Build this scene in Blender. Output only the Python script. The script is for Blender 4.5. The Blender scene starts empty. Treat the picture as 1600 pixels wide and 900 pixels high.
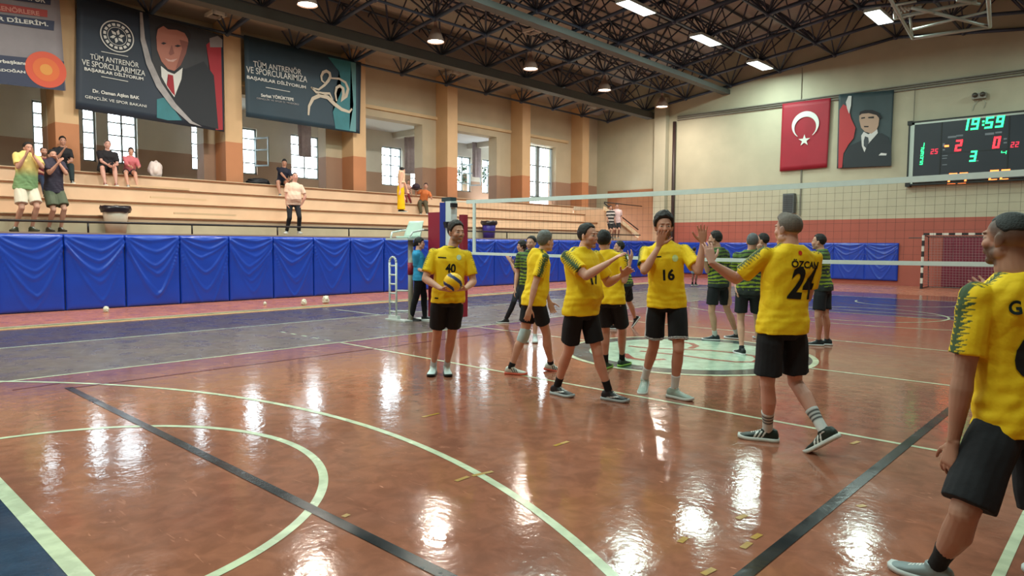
import bpy, bmesh, math, random
import numpy as np
from mathutils import Vector, Matrix, noise
from mathutils.bvhtree import BVHTree
random.seed(7)
rnd = random.Random(11)
SC = bpy.context.scene
COL = SC.collection
PI = math.pi

# ------------------------------------------------------------------ camera
FPX, YAW, PIT, ROL = 1072.5, -0.74821, 0.064394, 0.005652
CAM = np.array([4.9653, -9.1387, 1.5970])
FW = np.array([math.sin(YAW)*math.cos(PIT), math.cos(YAW)*math.cos(PIT), -math.sin(PIT)])
_rt = np.array([math.cos(YAW), -math.sin(YAW), 0.0]); _up = np.cross(_rt, FW)
RT = _rt*math.cos(ROL) + _up*math.sin(ROL)
UP = -_rt*math.sin(ROL) + _up*math.cos(ROL)
cd = bpy.data.cameras.new('camera'); cam = bpy.data.objects.new('camera', cd); COL.objects.link(cam)
cd.sensor_width = 36.0; cd.lens = FPX/1600*36.0; cd.clip_start = 0.05; cd.clip_end = 300
cam.matrix_world = Matrix(((RT[0], UP[0], -FW[0], CAM[0]), (RT[1], UP[1], -FW[1], CAM[1]), (RT[2], UP[2], -FW[2], CAM[2]), (0, 0, 0, 1)))
SC.camera = cam

# ------------------------------------------------------------------ world, exposure
SC.view_settings.view_transform = 'Standard'; SC.view_settings.look = 'None'
SC.view_settings.gamma = 1.0; SC.view_settings.use_curve_mapping = False
SC.view_settings.exposure = -0.5
SC.cycles.use_denoising = True
SC.cycles.max_bounces = 8; SC.cycles.diffuse_bounces = 4; SC.cycles.glossy_bounces = 4; SC.cycles.transparent_max_bounces = 16
SC.cycles.caustics_reflective = False; SC.cycles.caustics_refractive = False
SC.cycles.sample_clamp_indirect = 6.0
W = bpy.data.worlds.new('World'); SC.world = W; W.use_nodes = True
bgn = W.node_tree.nodes['Background']; bgn.inputs[0].default_value = (0.80, 0.92, 1.0, 1); bgn.inputs[1].default_value = 20.0

def area(name, loc, sx, sy, power, color, rot=(0, 0, 0), spread=PI):
    l = bpy.data.lights.new(name, 'AREA'); l.shape = 'RECTANGLE'; l.size = sx; l.size_y = sy
    l.energy = power; l.color = color; l.spread = spread
    o = bpy.data.objects.new(name, l); COL.objects.link(o); o.location = loc; o.rotation_euler = rot
    return o
WARM = (1.0, 0.88, 0.76); COOL = (0.78, 1.0, 0.90)
LAMP_Y = [-12.9, -8.25, -3.6, 1.0, 5.55, 10.13, 14.8, 19.4]
LED_Y = [-13.0, -8.4, -3.8, 0.8, 5.4, 10.0, 14.7, 19.5]
LAMP_P, LED_P, RIDGE_P = 300, 330, 330

# ------------------------------------------------------------------ helpers
def s2l(c):
    return tuple(((v/255)/12.92 if v/255 <= 0.04045 else ((v/255+0.055)/1.055)**2.4) for v in c)
def unp(px, py, ax, v):
    d = FW*FPX + RT*(px-800) - UP*(py-450); t = (v-CAM[ax])/d[ax]; return CAM + d*t
def proj(P):
    d = np.asarray(P, float)-CAM; z = d@FW
    return np.array([800+FPX*(d@RT)/z, 450-FPX*(d@UP)/z])
def mesh_obj(name, verts, faces, mat=None, parent=None, smooth=False):
    me = bpy.data.meshes.new(name); me.from_pydata([tuple(map(float, v)) for v in verts], [], [tuple(f) for f in faces]); me.update()
    o = bpy.data.objects.new(name, me); COL.objects.link(o)
    if mat is not None:
        for m in (mat if isinstance(mat, (list, tuple)) else [mat]): me.materials.append(m)
    if parent is not None: o.parent = parent
    if smooth: me.polygons.foreach_set('use_smooth', [True]*len(me.polygons))
    return o
def empty(name, loc=(0, 0, 0), rz=0.0):
    o = bpy.data.objects.new(name, None); COL.objects.link(o); o.location = loc; o.rotation_euler = (0, 0, rz); o.empty_display_size = 0.1
    return o
def tag(o, label, cat, group=None, kind=None):
    if label: o['label'] = label
    if cat: o['category'] = cat
    if group: o['group'] = group
    if kind: o['kind'] = kind
    return o
def struct(o): o['kind'] = 'structure'; return o
class MB:
    def __init__(s): s.v = []; s.f = []
    def add(s, v, f):
        n = len(s.v); s.v += [tuple(map(float, q)) for q in v]; s.f += [tuple(i+n for i in g) for g in f]; return s
    def box(s, x0, x1, y0, y1, z0, z1):
        v = [(x, y, z) for x in (x0, x1) for y in (y0, y1) for z in (z0, z1)]
        return s.add(v, [(0, 1, 3, 2), (4, 6, 7, 5), (0, 4, 5, 1), (2, 3, 7, 6), (0, 2, 6, 4), (1, 5, 7, 3)])
    def obox(s, c, ax, ay, az):
        c, ax, ay, az = map(np.array, (c, ax, ay, az))
        v = [c+i*ax+j*ay+k*az for i in (-1, 1) for j in (-1, 1) for k in (-1, 1)]
        return s.add(v, [(0, 1, 3, 2), (4, 6, 7, 5), (0, 4, 5, 1), (2, 3, 7, 6), (0, 2, 6, 4), (1, 5, 7, 3)])
    def tube(s, a, b, r, n=8, r2=None):
        a = np.array(a, float); b = np.array(b, float); d = b-a; L = np.linalg.norm(d)
        if L < 1e-9: return s
        d /= L; u = np.cross(d, (0, 0, 1.)) if abs(d[2]) < .95 else np.cross(d, (1., 0, 0)); u /= np.linalg.norm(u); w = np.cross(d, u)
        r2 = r if r2 is None else r2
        v = [a+r*(u*math.cos(t)+w*math.sin(t)) for t in [2*PI*i/n for i in range(n)]]+[b+r2*(u*math.cos(t)+w*math.sin(t)) for t in [2*PI*i/n for i in range(n)]]
        return s.add(v, [(i, (i+1) % n, n+(i+1) % n, n+i) for i in range(n)]+[tuple(range(n))[::-1], tuple(range(n, 2*n))])
    def path(s, pts, r, n=8):
        for a, b in zip(pts[:-1], pts[1:]): s.tube(a, b, r, n)
        return s
    def ell(s, c, r, fr=None, nu=14, nv=9):
        c = np.array(c, float); r = (r, r, r) if np.isscalar(r) else r
        fr = np.eye(3) if fr is None else np.array(fr)
        v = []; f = []
        for j in range(1, nv):
            th = PI*j/nv
            for i in range(nu):
                ph = 2*PI*i/nu
                v.append(c+fr[0]*r[0]*math.sin(th)*math.cos(ph)+fr[1]*r[1]*math.sin(th)*math.sin(ph)+fr[2]*r[2]*math.cos(th))
        for j in range(nv-2):
            for i in range(nu): f.append((j*nu+i, j*nu+(i+1) % nu, (j+1)*nu+(i+1) % nu, (j+1)*nu+i))
        t = len(v); v.append(c+fr[2]*r[2]); b = len(v); v.append(c-fr[2]*r[2])
        for i in range(nu): f.append((t, (i+1) % nu, i)); f.append((b, (nv-2)*nu+i, (nv-2)*nu+(i+1) % nu))
        return s.add(v, f)
    def loft(s, rings, n=20, ex=2.0):
        v = []; f = []
        for (c, u, w, a, b) in rings:
            c = np.array(c, float); u = np.array(u, float); w = np.array(w, float)
            for i in range(n):
                t = 2*PI*i/n; ct, st = math.cos(t), math.sin(t)
                v.append(c+u*a*math.copysign(abs(ct)**(2/ex), ct)+w*b*math.copysign(abs(st)**(2/ex), st))
        m = len(rings)
        for j in range(m-1):
            for i in range(n): f.append((j*n+i, j*n+(i+1) % n, (j+1)*n+(i+1) % n, (j+1)*n+i))
        f.append(tuple(range(n))[::-1]); f.append(tuple(range((m-1)*n, m*n)))
        return s.add(v, f)
    def rings_poly(s, rings):
        n = len(rings[0]); v = [q for r in rings for q in r]; f = []
        for j in range(len(rings)-1):
            for i in range(n): f.append((j*n+i, j*n+(i+1) % n, (j+1)*n+(i+1) % n, (j+1)*n+i))
        f.append(tuple(range(n))[::-1]); f.append(tuple(range((len(rings)-1)*n, len(rings)*n)))
        return s.add(v, f)
    def build(s, name, mat, parent=None, smooth=False): return mesh_obj(name, s.v, s.f, mat, parent, smooth)

# ------------------------------------------------------------------ materials
_mc = {}
def mat(name, rgb, rough=0.6, metal=0.0, var=0.0, vscale=3.0, bump=0.0, bscale=40.0, emit=None, coat=0.0, spec=0.5, lin=False):
    if name in _mc: return _mc[name]
    m = bpy.data.materials.new(name); m.use_nodes = True; nt = m.node_tree; b = nt.nodes['Principled BSDF']
    c = (*(rgb if lin else s2l(rgb)), 1); b.inputs['Base Color'].default_value = c
    b.inputs['Roughness'].default_value = rough; b.inputs['Metallic'].default_value = metal
    b.inputs['Specular IOR Level'].default_value = spec
    if coat: b.inputs['Coat Weight'].default_value = coat
    g = nt.nodes.new('ShaderNodeNewGeometry')
    if var > 0:
        n = nt.nodes.new('ShaderNodeTexNoise'); n.inputs['Scale'].default_value = vscale; n.inputs['Detail'].default_value = 5
        nt.links.new(g.outputs['Position'], n.inputs['Vector'])
        mr = nt.nodes.new('ShaderNodeMapRange'); mr.inputs[1].default_value = .3; mr.inputs[2].default_value = .7
        mr.inputs[3].default_value = 1-var; mr.inputs[4].default_value = 1+var
        nt.links.new(n.outputs['Fac'], mr.inputs[0])
        mx = nt.nodes.new('ShaderNodeVectorMath'); mx.operation = 'SCALE'; mx.inputs[0].default_value = c[:3]
        nt.links.new(mr.outputs[0], mx.inputs['Scale']); nt.links.new(mx.outputs[0], b.inputs['Base Color'])
    if bump > 0:
        n2 = nt.nodes.new('ShaderNodeTexNoise'); n2.inputs['Scale'].default_value = bscale; n2.inputs['Detail'].default_value = 3
        nt.links.new(g.outputs['Position'], n2.inputs['Vector'])
        bp = nt.nodes.new('ShaderNodeBump'); bp.inputs['Strength'].default_value = 1.0; bp.inputs['Distance'].default_value = bump
        nt.links.new(n2.outputs['Fac'], bp.inputs['Height']); nt.links.new(bp.outputs[0], b.inputs['Normal'])
    if emit:
        b.inputs['Emission Color'].default_value = (*emit[0], 1); b.inputs['Emission Strength'].default_value = emit[1]
    _mc[name] = m; return m
def mat_z2(name, lo, hi, z, rough=0.7, var=0.06):
    """two coats of paint meeting at height z"""
    m = mat(name, hi, rough, 0, var, 1.2, .002, 25); nt = m.node_tree; b = nt.nodes['Principled BSDF']
    g = nt.nodes.new('ShaderNodeNewGeometry'); s = nt.nodes.new('ShaderNodeSeparateXYZ'); nt.links.new(g.outputs['Position'], s.inputs[0])
    c = nt.nodes.new('ShaderNodeMath'); c.operation = 'GREATER_THAN'; c.inputs[1].default_value = z; nt.links.new(s.outputs['Z'], c.inputs[0])
    mx = nt.nodes.new('ShaderNodeMix'); mx.data_type = 'RGBA'; nt.links.new(c.outputs[0], mx.inputs['Factor'])
    sc = [n for n in nt.nodes if n.type == 'VECT_MATH'][0]
    mx.inputs['A'].default_value = (*s2l(lo), 1); mx.inputs['B'].default_value = (*s2l(hi), 1)
    nt.links.new(mx.outputs['Result'], sc.inputs[0]); return m
def mat_vc(name, rough=0.6, bump=0.0, bscale=60.0, sheen=0.0, sss=0.0, coat=0.0):
    if name in _mc: return _mc[name]
    m = bpy.data.materials.new(name); m.use_nodes = True; nt = m.node_tree; b = nt.nodes['Principled BSDF']
    a = nt.nodes.new('ShaderNodeAttribute'); a.attribute_name = 'Col'; nt.links.new(a.outputs['Color'], b.inputs['Base Color'])
    b.inputs['Roughness'].default_value = rough
    b.inputs['Specular IOR Level'].default_value = 0.35
    if coat: b.inputs['Coat Weight'].default_value = coat
    if bump:
        tc = nt.nodes.new('ShaderNodeTexCoord')
        n2 = nt.nodes.new('ShaderNodeTexNoise'); n2.inputs['Scale'].default_value = bscale; n2.inputs['Detail'].default_value = 3
        nt.links.new(tc.outputs['Object'], n2.inputs['Vector'])
        bp = nt.nodes.new('ShaderNodeBump'); bp.inputs['Distance'].default_value = bump
        nt.links.new(n2.outputs['Fac'], bp.inputs['Height']); nt.links.new(bp.outputs[0], b.inputs['Normal'])
    _mc[name] = m; return m
def mat_floor(name, rgb, rgb2, rough=0.16, scuff=True, spec=.4):
    m = bpy.data.materials.new(name); m.use_nodes = True; nt = m.node_tree; b = nt.nodes['Principled BSDF']; L = nt.links
    g = nt.nodes.new('ShaderNodeNewGeometry')
    def noi(scale, det=4, vec=None, dist=0):
        n = nt.nodes.new('ShaderNodeTexNoise'); n.inputs['Scale'].default_value = scale; n.inputs['Detail'].default_value = det; n.inputs['Distortion'].default_value = dist
        L.new(vec if vec else g.outputs['Position'], n.inputs['Vector']); return n
    def rng(o, a, c, lo=0, hi=1):
        r = nt.nodes.new('ShaderNodeMapRange'); r.inputs[1].default_value = a; r.inputs[2].default_value = c; r.inputs[3].default_value = lo; r.inputs[4].default_value = hi
        L.new(o, r.inputs[0]); return r.outputs[0]
    def mix(f, A, B):
        x = nt.nodes.new('ShaderNodeMix'); x.data_type = 'RGBA'; L.new(f, x.inputs['Factor'])
        for s, k in ((A, 'A'), (B, 'B')):
            if isinstance(s, tuple): x.inputs[k].default_value = (*s, 1)
            else: L.new(s, x.inputs[k])
        return x.outputs['Result']
    base = mix(rng(noi(.8, 6).outputs['Fac'], .35, .65), s2l(rgb), s2l(rgb2))
    dk = rng(noi(7, 6, dist=.6).outputs['Fac'], .38, .62, .86, 1.1)
    v = nt.nodes.new('ShaderNodeVectorMath'); v.operation = 'SCALE'; L.new(base, v.inputs[0]); L.new(dk, v.inputs['Scale'])
    col = v.outputs[0]
    if scuff:
        mp = nt.nodes.new('ShaderNodeMapping'); mp.inputs['Rotation'].default_value = (0, 0, .85); mp.inputs['Scale'].default_value = (1.2, 5, 1)
        L.new(g.outputs['Position'], mp.inputs[0])
        sf = rng(noi(3.2, 8, mp.outputs[0], 1.5).outputs['Fac'], .66, .72, 0, .35)
        lt = tuple(min(1, q*1.9+.04) for q in s2l(rgb)); col = mix(sf, col, lt)
        mp2 = nt.nodes.new('ShaderNodeMapping'); mp2.inputs['Rotation'].default_value = (0, 0, -.5); mp2.inputs['Scale'].default_value = (1, 3, 1)
        L.new(g.outputs['Position'], mp2.inputs[0])
        sf2 = rng(noi(9, 3, mp2.outputs[0], .3).outputs['Fac'], .74, .78, 0, .6)
        col = mix(sf2, col, tuple(min(1, q*2.6+.08) for q in s2l(rgb)))
    L.new(col, b.inputs['Base Color'])
    L.new(rng(noi(2.5, 4).outputs['Fac'], .3, .7, rough*.7, rough*1.45), b.inputs['Roughness'])
    b.inputs['Specular IOR Level'].default_value = spec
    h1 = noi(5.5, 2); h2 = noi(26, 2)
    ad = nt.nodes.new('ShaderNodeMath'); ad.operation = 'MULTIPLY_ADD'; L.new(h2.outputs['Fac'], ad.inputs[0]); ad.inputs[1].default_value = .38; L.new(h1.outputs['Fac'], ad.inputs[2])
    bp = nt.nodes.new('ShaderNodeBump'); bp.inputs['Distance'].default_value = .0026; bp.inputs['Strength'].default_value = .8
    L.new(ad.outputs[0], bp.inputs['Height']); L.new(bp.outputs[0], b.inputs['Normal'])
    return m
def glass_mat():
    if 'glass' in _mc: return _mc['glass']
    m = bpy.data.materials.new('glass'); m.use_nodes = True; nt = m.node_tree; nt.nodes.clear()
    o = nt.nodes.new('ShaderNodeOutputMaterial'); t = nt.nodes.new('ShaderNodeBsdfTransparent'); t.inputs[0].default_value = (.93, .97, .96, 1)
    gl = nt.nodes.new('ShaderNodeBsdfGlossy'); gl.inputs['Roughness'].default_value = .03; f = nt.nodes.new('ShaderNodeFresnel'); f.inputs[0].default_value = 1.45
    mx = nt.nodes.new('ShaderNodeMixShader'); nt.links.new(f.outputs[0], mx.inputs[0]); nt.links.new(t.outputs[0], mx.inputs[1]); nt.links.new(gl.outputs[0], mx.inputs[2]); nt.links.new(mx.outputs[0], o.inputs[0])
    _mc['glass'] = m; return m

_tc = {}; BOLD = [0.0]
def text_mesh(body, sub=0.0):
    """glyph outlines as a flat mesh, normalised to its bounding box (0..1, 0..1) with its aspect"""
    if (body, sub, BOLD[0]) in _tc: return _tc[(body, sub, BOLD[0])]
    cu = bpy.data.curves.new('t', 'FONT'); cu.body = body; cu.resolution_u = 4; cu.offset = BOLD[0]
    o = bpy.data.objects.new('t', cu); COL.objects.link(o)
    dg = bpy.context.evaluated_depsgraph_get(); me = bpy.data.meshes.new_from_object(o.evaluated_get(dg))
    bm = bmesh.new(); bm.from_mesh(me); bmesh.ops.triangulate(bm, faces=bm.faces[:])
    xs = [v.co.x for v in bm.verts]; ys = [v.co.y for v in bm.verts]; x0, x1, y0, y1 = min(xs), max(xs), min(ys), max(ys)
    if sub:
        for _ in range(4):
            ed = [e for e in bm.edges if e.calc_length() > sub*(y1-y0)]
            if not ed: break
            bmesh.ops.subdivide_edges(bm, edges=ed, cuts=1); bmesh.ops.triangulate(bm, faces=bm.faces[:])
    v = np.array([((p.co.x-x0)/(x1-x0), (p.co.y-y0)/(y1-y0)) for p in bm.verts]); f = [tuple(q.index for q in fc.verts) for fc in bm.faces]
    asp = (x1-x0)/(y1-y0)
    bm.free(); bpy.data.objects.remove(o); bpy.data.curves.remove(cu); bpy.data.meshes.remove(me)
    _tc[(body, sub, BOLD[0])] = (v, f, asp); return v, f, asp
def put_text(name, body, org, xd, yd, w, h, m, parent=None, shear=0.0, bold=0.0):
    v, f, asp = text_mesh(body); org, xd, yd = (np.array(q, float) for q in (org, xd, yd))
    nrm = np.cross(xd, yd)
    V = []; F = []
    offs = [(0, 0)] if not bold else [(-bold, 0), (bold, 0), (0, -bold), (0, bold), (0, 0)]
    for i, (dx, dy) in enumerate(offs):
        n0 = len(V)
        V += [org+xd*((x+shear*y*h/w)*w+dx*h)+yd*(y*h+dy*h)+nrm*(i*.0003) for x, y in v]; F += [tuple(q+n0 for q in g) for g in f]
    return mesh_obj(name, V, F, m, parent)
def poly_on(name, pts, m, parent=None, nrm=(1, 0, 0), off=.004):
    """a flat printed shape: outline points in 3-D on its plane, lifted off the cloth by off"""
    P = [np.array(p, float)+np.array(nrm)*off for p in pts]
    bm = bmesh.new(); vs = [bm.verts.new(tuple(p)) for p in P]; bm.faces.new(vs); bmesh.ops.triangulate(bm, faces=bm.faces[:])
    me = bpy.data.meshes.new(name); bm.to_mesh(me); bm.free(); me.materials.append(m)
    o = bpy.data.objects.new(name, me); COL.objects.link(o)
    if parent: o.parent = parent
    return o
# ================================================================== SETTING
XW, YB = -16.65, 21.7          # column plane of the stand side, back wall
XL, XR, YN = -20.5, 10.95, -15.0
def roofz(x): return 8.15+.124*((x+16.65) if x <= -2.85 else (10.95-x))
M_red = mat_floor('floor_red', (152, 97, 76), (138, 88, 72), .105)
M_purple = mat_floor('floor_purple', (108, 94, 88), (98, 88, 86), .3, False, .25)
M_navy = mat_floor('floor_navy', (78, 70, 78), (80, 68, 74), .28, False, .3)
M_orange = mat_floor('floor_orange', (180, 112, 90), (166, 104, 84), .3, True, .3)
M_key = mat_floor('floor_key_blue', (24, 58, 84), (20, 50, 76), .2)
M_key2 = mat_floor('floor_key_far', (48, 58, 92), (44, 54, 88), .16)
M_line = mat_floor('line_white', (196, 204, 172), (186, 196, 168), .22, False)
M_black = mat_floor('line_black', (26, 32, 36), (34, 40, 44), .2, False)
M_maroon = mat_floor('line_maroon', (112, 52, 62), (102, 48, 60), .2, False)
M_mint = mat_floor('emblem_mint', (170, 196, 172), (160, 188, 168), .2, False)
M_teal = mat_floor('emblem_teal', (40, 66, 66), (36, 58, 60), .2, False)
M_logo = mat_floor('emblem_red', (150, 66, 52), (140, 60, 50), .2, False)
floor = struct(MB().box(-13.4, XR+.2, YN-.2, YB+.1, -.1, 0).build('floor', M_red))
_lz = [0.0015]
def zone(name, x0, x1, y0, y1, m, z=None):
    z = z or .001
    return mesh_obj(name, [(x0, y0, z), (x1, y0, z), (x1, y1, z), (x0, y1, z)], [(0, 1, 2, 3)], m, floor)
zone('painted_zone', -9.95, -7.5, YN, 16.2, M_navy)
zone('painted_zone', -7.5, -4.5, YN, 16.2, M_purple)
zone('painted_zone', -13.4, -9.95, YN, YB, M_orange)
zone('painted_zone', -9.95, XR, 16.2, YB, M_orange)
zone('painted_key', -2.45, 2.45, 8.2, 14.0, M_key2)
zone('painted_key', -2.45, 2.45, -14.0, -8.2, M_key)
def line(a, b, w, m, z=.002, name='court_line'):
    a = np.array(a, float); b = np.array(b, float); d = (b-a)/np.linalg.norm(b-a); n = np.array([-d[1], d[0]])*w/2
    return mesh_obj(name, [(*(a-n), z), (*(b-n), z), (*(b+n), z), (*(a+n), z)], [(0, 1, 2, 3)], m, floor)
def arc(c, r, w, a0, a1, m, z=.0025, name='court_line', n=96):
    v = []; f = []
    for i in range(n+1):
        t = a0+(a1-a0)*i/n
        v += [(c[0]+(r-w/2)*math.cos(t), c[1]+(r-w/2)*math.sin(t), z), (c[0]+(r+w/2)*math.cos(t), c[1]+(r+w/2)*math.sin(t), z)]
    for i in range(n): f.append((2*i, 2*i+1, 2*i+3, 2*i+2))
    return mesh_obj(name, v, f, m, floor)
def disc(c, r, m, z, name='centre_disc', n=72):
    return mesh_obj(name, [(c[0]+r*math.cos(2*PI*i/n), c[1]+r*math.sin(2*PI*i/n), z) for i in range(n)], [tuple(range(n))], m, floor)
for x in (-4.5, 4.5): line((x, -9), (x, 9), .05, M_line)
for y in (-3, 0, 3): line((-4.5, y), (4.5, y), .05, M_line)
for y in (-9, 9): line((-4.5, y), (4.5, y), .05, M_line)
for y in (-3,):
    for i in range(5): line((-4.78-i*.36, y-.0), (-4.93-i*.36, y), .05, M_line)
for x in (-7.5, 7.5): line((x, -14), (x, 14), .05, M_line)
for y in (-14, 14): line((-7.5, y), (7.5, y), .05, M_line)
line((-9.3, .0), (-7.5, .0), .05, M_line)
arc((0, -12.42), 6.75, .06, .02, PI-.02, M_line)
arc((0, 12.42), 6.75, .05, PI, 2*PI, M_line)
arc((0, -8.2), 1.8, .06, 0, PI, M_line); arc((0, 8.2), 1.8, .05, 0, 2*PI, M_line)
for y in (-8.2, 8.2): line((-2.45, y), (2.45, y), .09 if y < 0 else .05, M_line, .003)
for x in (-2.45, 2.45): line((x, 8.2), (x, 14), .05, M_line, .003); line((x, -8.2), (x, -14), .05, M_line, .003)
arc((0, 12.42), 1.25, .05, PI, 2*PI, M_line, .003)
line((-3.62, -7.0), (3.6, -7.0), .075, M_black, .0035); line((3.6, -7.0), (3.6, 7.0), .075, M_black, .0035)
line((-3.58, -7.0), (-3.58, 7.0), .04, M_maroon, .0035)
line((-3.9, -7.45), (-3.95, -7.0), .03, M_maroon, .003)
M_yel = mat_floor('line_yellow', (176, 136, 52), (166, 126, 54), .3, False)
for (a, b) in [((712, 752), (732, 745)), ((738, 744), (770, 737)), ((1062, 848), (1072, 840)), ((1160, 857), (1172, 848)), ((1176, 842), (1188, 835)),
               ((1098, 898), (1116, 889)), ((1152, 811), (1166, 805)), ((866, 697), (888, 690)), ((1330, 694), (1342, 690)), ((1340, 792), (1352, 790)), ((536, 808), (545, 804)), ((660, 652), (686, 646))]:
    A = unp(*a, 2, 0); B = unp(*b, 2, 0); line(A[:2], B[:2], .035, M_yel, .003, 'worn_yellow_line')
# centre circle with its emblem
disc((0, 0), 1.8, M_line, .003); disc((0, 0), 1.72, M_teal, .0036); disc((0, 0), 1.42, M_mint, .0042)
def stroke_px(pts, w):
    P = [unp(x, y, 2, 0)[:2] for x, y in pts]
    v = []; f = []
    for i, p in enumerate(P):
        d = P[min(i+1, len(P)-1)]-P[max(i-1, 0)]; d = d/np.linalg.norm(d); n = np.array([-d[1], d[0]])*w/2
        v += [(*(p-n), .0052), (*(p+n), .0052)]
    for i in range(len(P)-1): f.append((2*i, 2*i+1, 2*i+3, 2*i+2))
    mesh_obj('centre_emblem', v, f, M_logo, floor)
stroke_px([(982, 541), (1010, 544), (1060, 546), (1110, 548), (1150, 552), (1180, 557), (1186, 562), (1178, 566), (1150, 566), (1110, 562), (1060, 555), (1000, 549)], .09)
stroke_px([(975, 553), (985, 560), (1005, 563), (1040, 562)], .12)
stroke_px([(1060, 534), (1080, 537), (1088, 541), (1078, 545)], .1)
# threshold strips between the court and the border by the stand
M_strip1 = mat('strip_grey', (150, 146, 120), .5, 0, .15, 4); M_strip2 = mat('strip_beige', (196, 168, 126), .5, 0, .15, 4)
struct(MB().box(-10.28, -10.12, YN, 16.2, 0, .03).build('trim_1', M_strip1))
struct(MB().box(-10.12, -10.0, YN, 16.2, 0, .014).build('trim_2', M_strip2))

# ---- back wall (painted red below, cream above)
M_back = mat_z2('paint_back', (166, 88, 74), (182, 176, 152), 2.70)
M_cream = mat_z2('paint_gallery', (158, 122, 100), (188, 172, 146), 4.75)
M_col = mat_z2('paint_column', (186, 124, 86), (206, 170, 130), 4.78)
M_rear = mat_z2('paint_rear', (176, 146, 126), (216, 212, 200), 4.75)
bw = MB(); xs = [-20.7, -16.65, -2.85, 10.95, 11.2]
zs = [roofz(-16.65)+.5, roofz(-16.65)+1.8, roofz(-2.85)+1.8, roofz(10.95)+1.8, roofz(10.95)+1.8]
for i in range(4):
    a, b = xs[i], xs[i+1]
    v = [(x, y, z) for y in (YB, YB+.3) for (x, z) in ((a, -.1), (b, -.1), (b, zs[i+1]), (a, zs[i]))]
    bw.add(v, [(0, 1, 2, 3), (4, 7, 6, 5), (0, 4, 5, 1), (1, 5, 6, 2), (2, 6, 7, 3), (3, 7, 4, 0)])
wall_back = struct(bw.build('wall_back', M_back))
pil = struct(MB().box(-13.62, -12.98, YB-.35, YB, 0, 8.9).build('trim_3', mat_z2('paint_pilaster', (178, 140, 110), (178, 172, 150), 2.7)))
struct(MB().box(-16.65, -13.62, YB-.015, YB, 0, 4.45).build('trim_20', mat('paint_corner', (150, 100, 68), .7, 0, .08, 1.2)))
nw = MB(); nw.box(-20.7, XR+.25, YN-.3, YN, -.1, 11.5); struct(nw.build('wall_near', M_back))
struct(MB().box(XR, XR+.3, YN, YB, -.1, 10).build('wall_right', M_back))
# ---- stand side: recessed wall with openings between columns
OPEN = [(-7.7, -3.86), (-3.15, .4), (1.5, 4.85), (6.25, 9.42), (10.85, 13.84), (15.5, 18.17)]
wl = MB(); ys = [YN] + [v for o in OPEN for v in o] + [YB]
ys[0] = YN
for a, b in zip(ys[0::2], ys[1::2]): wl.box(-17.9, -17.38, a, b, 3.4, 6.5)
wl.box(-17.9, -17.38, YN, YB, 6.5, 10.1)
wall_left = struct(wl.build('wall_left', M_cream))
lm = MB()
for a, b in OPEN: lm.box(-17.38, -17.28, a-.1, b+.9, 6.78, 6.9)
struct(lm.build('trim_4', mat('paint_ledge', (206, 176, 136), .6, 0, .05)))
COLS = [-13.04, -8.42, -3.84, .78, 5.54, 10.16, 14.8, 19.4]
for i, c in enumerate(COLS):
    o = MB().box(-17.4, XW, c, c+.56, 3.4, 8.75).build('column', M_col); o['kind'] = 'structure'; o.name = 'trim_%d' % (10+i)
# gallery behind the openings
struct(MB().box(XL-.3, -17.4, YN, 15.3, 3.3, 3.5).box(-17.95, -16.45, YN, YB, 3.3, 3.5).build('trim_5', mat('gallery_floor', (190, 176, 158), .7, 0, .1)))
struct(MB().box(XL-.3, -17.9, YN, 15.3, 6.6, 6.75).add([(-17.9, 15.3, 6.6), (XL-.3, 15.3, 6.6), (XL-.3, 17.5, 6.6)], [(0, 1, 2)]).build('trim_6', mat('gallery_ceiling', (224, 224, 226), .7)))
gb = MB()
for c in COLS[:-1]: gb.box(XL, -17.9, c+.1, c+.45, 6.35, 6.6)
struct(gb.build('trim_7', mat('gallery_beam', (196, 190, 176), .7)))
WINS = [(-3.5, -2.55), (-2.15, -1.75), (-1.42, -.5), (1.3, 2.3), (2.7, 3.78), (5.22, 6.5), (6.9, 8.0), (9.68, 10.8), (11.3, 12.4), (14.1, 15.2), (16.0, 17.0)]
rw = MB(); YG = 17.4; ys = [YN]+[v for o in WINS for v in o]+[YG]
for a, b in zip(ys[0::2], ys[1::2]): rw.box(XL-.3, XL, a, b, 4.2, 5.95)
rw.box(XL-.3, XL, YN, YG, 3.3, 4.2); rw.box(XL-.3, XL, YN, YG, 5.95, 7.1)
rw.obox(((-17.9+XL)/2, (15.25+YG)/2, 5.2), ((-17.9-XL)/2, (15.25-YG)/2, 0), (.05, .06, 0), (0, 0, 1.9))
wall_gallery = struct(rw.build('wall_gallery', M_rear))
M_frame = mat('window_frame', (150, 160, 164), .4, 0, .03); M_glass = glass_mat()
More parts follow.
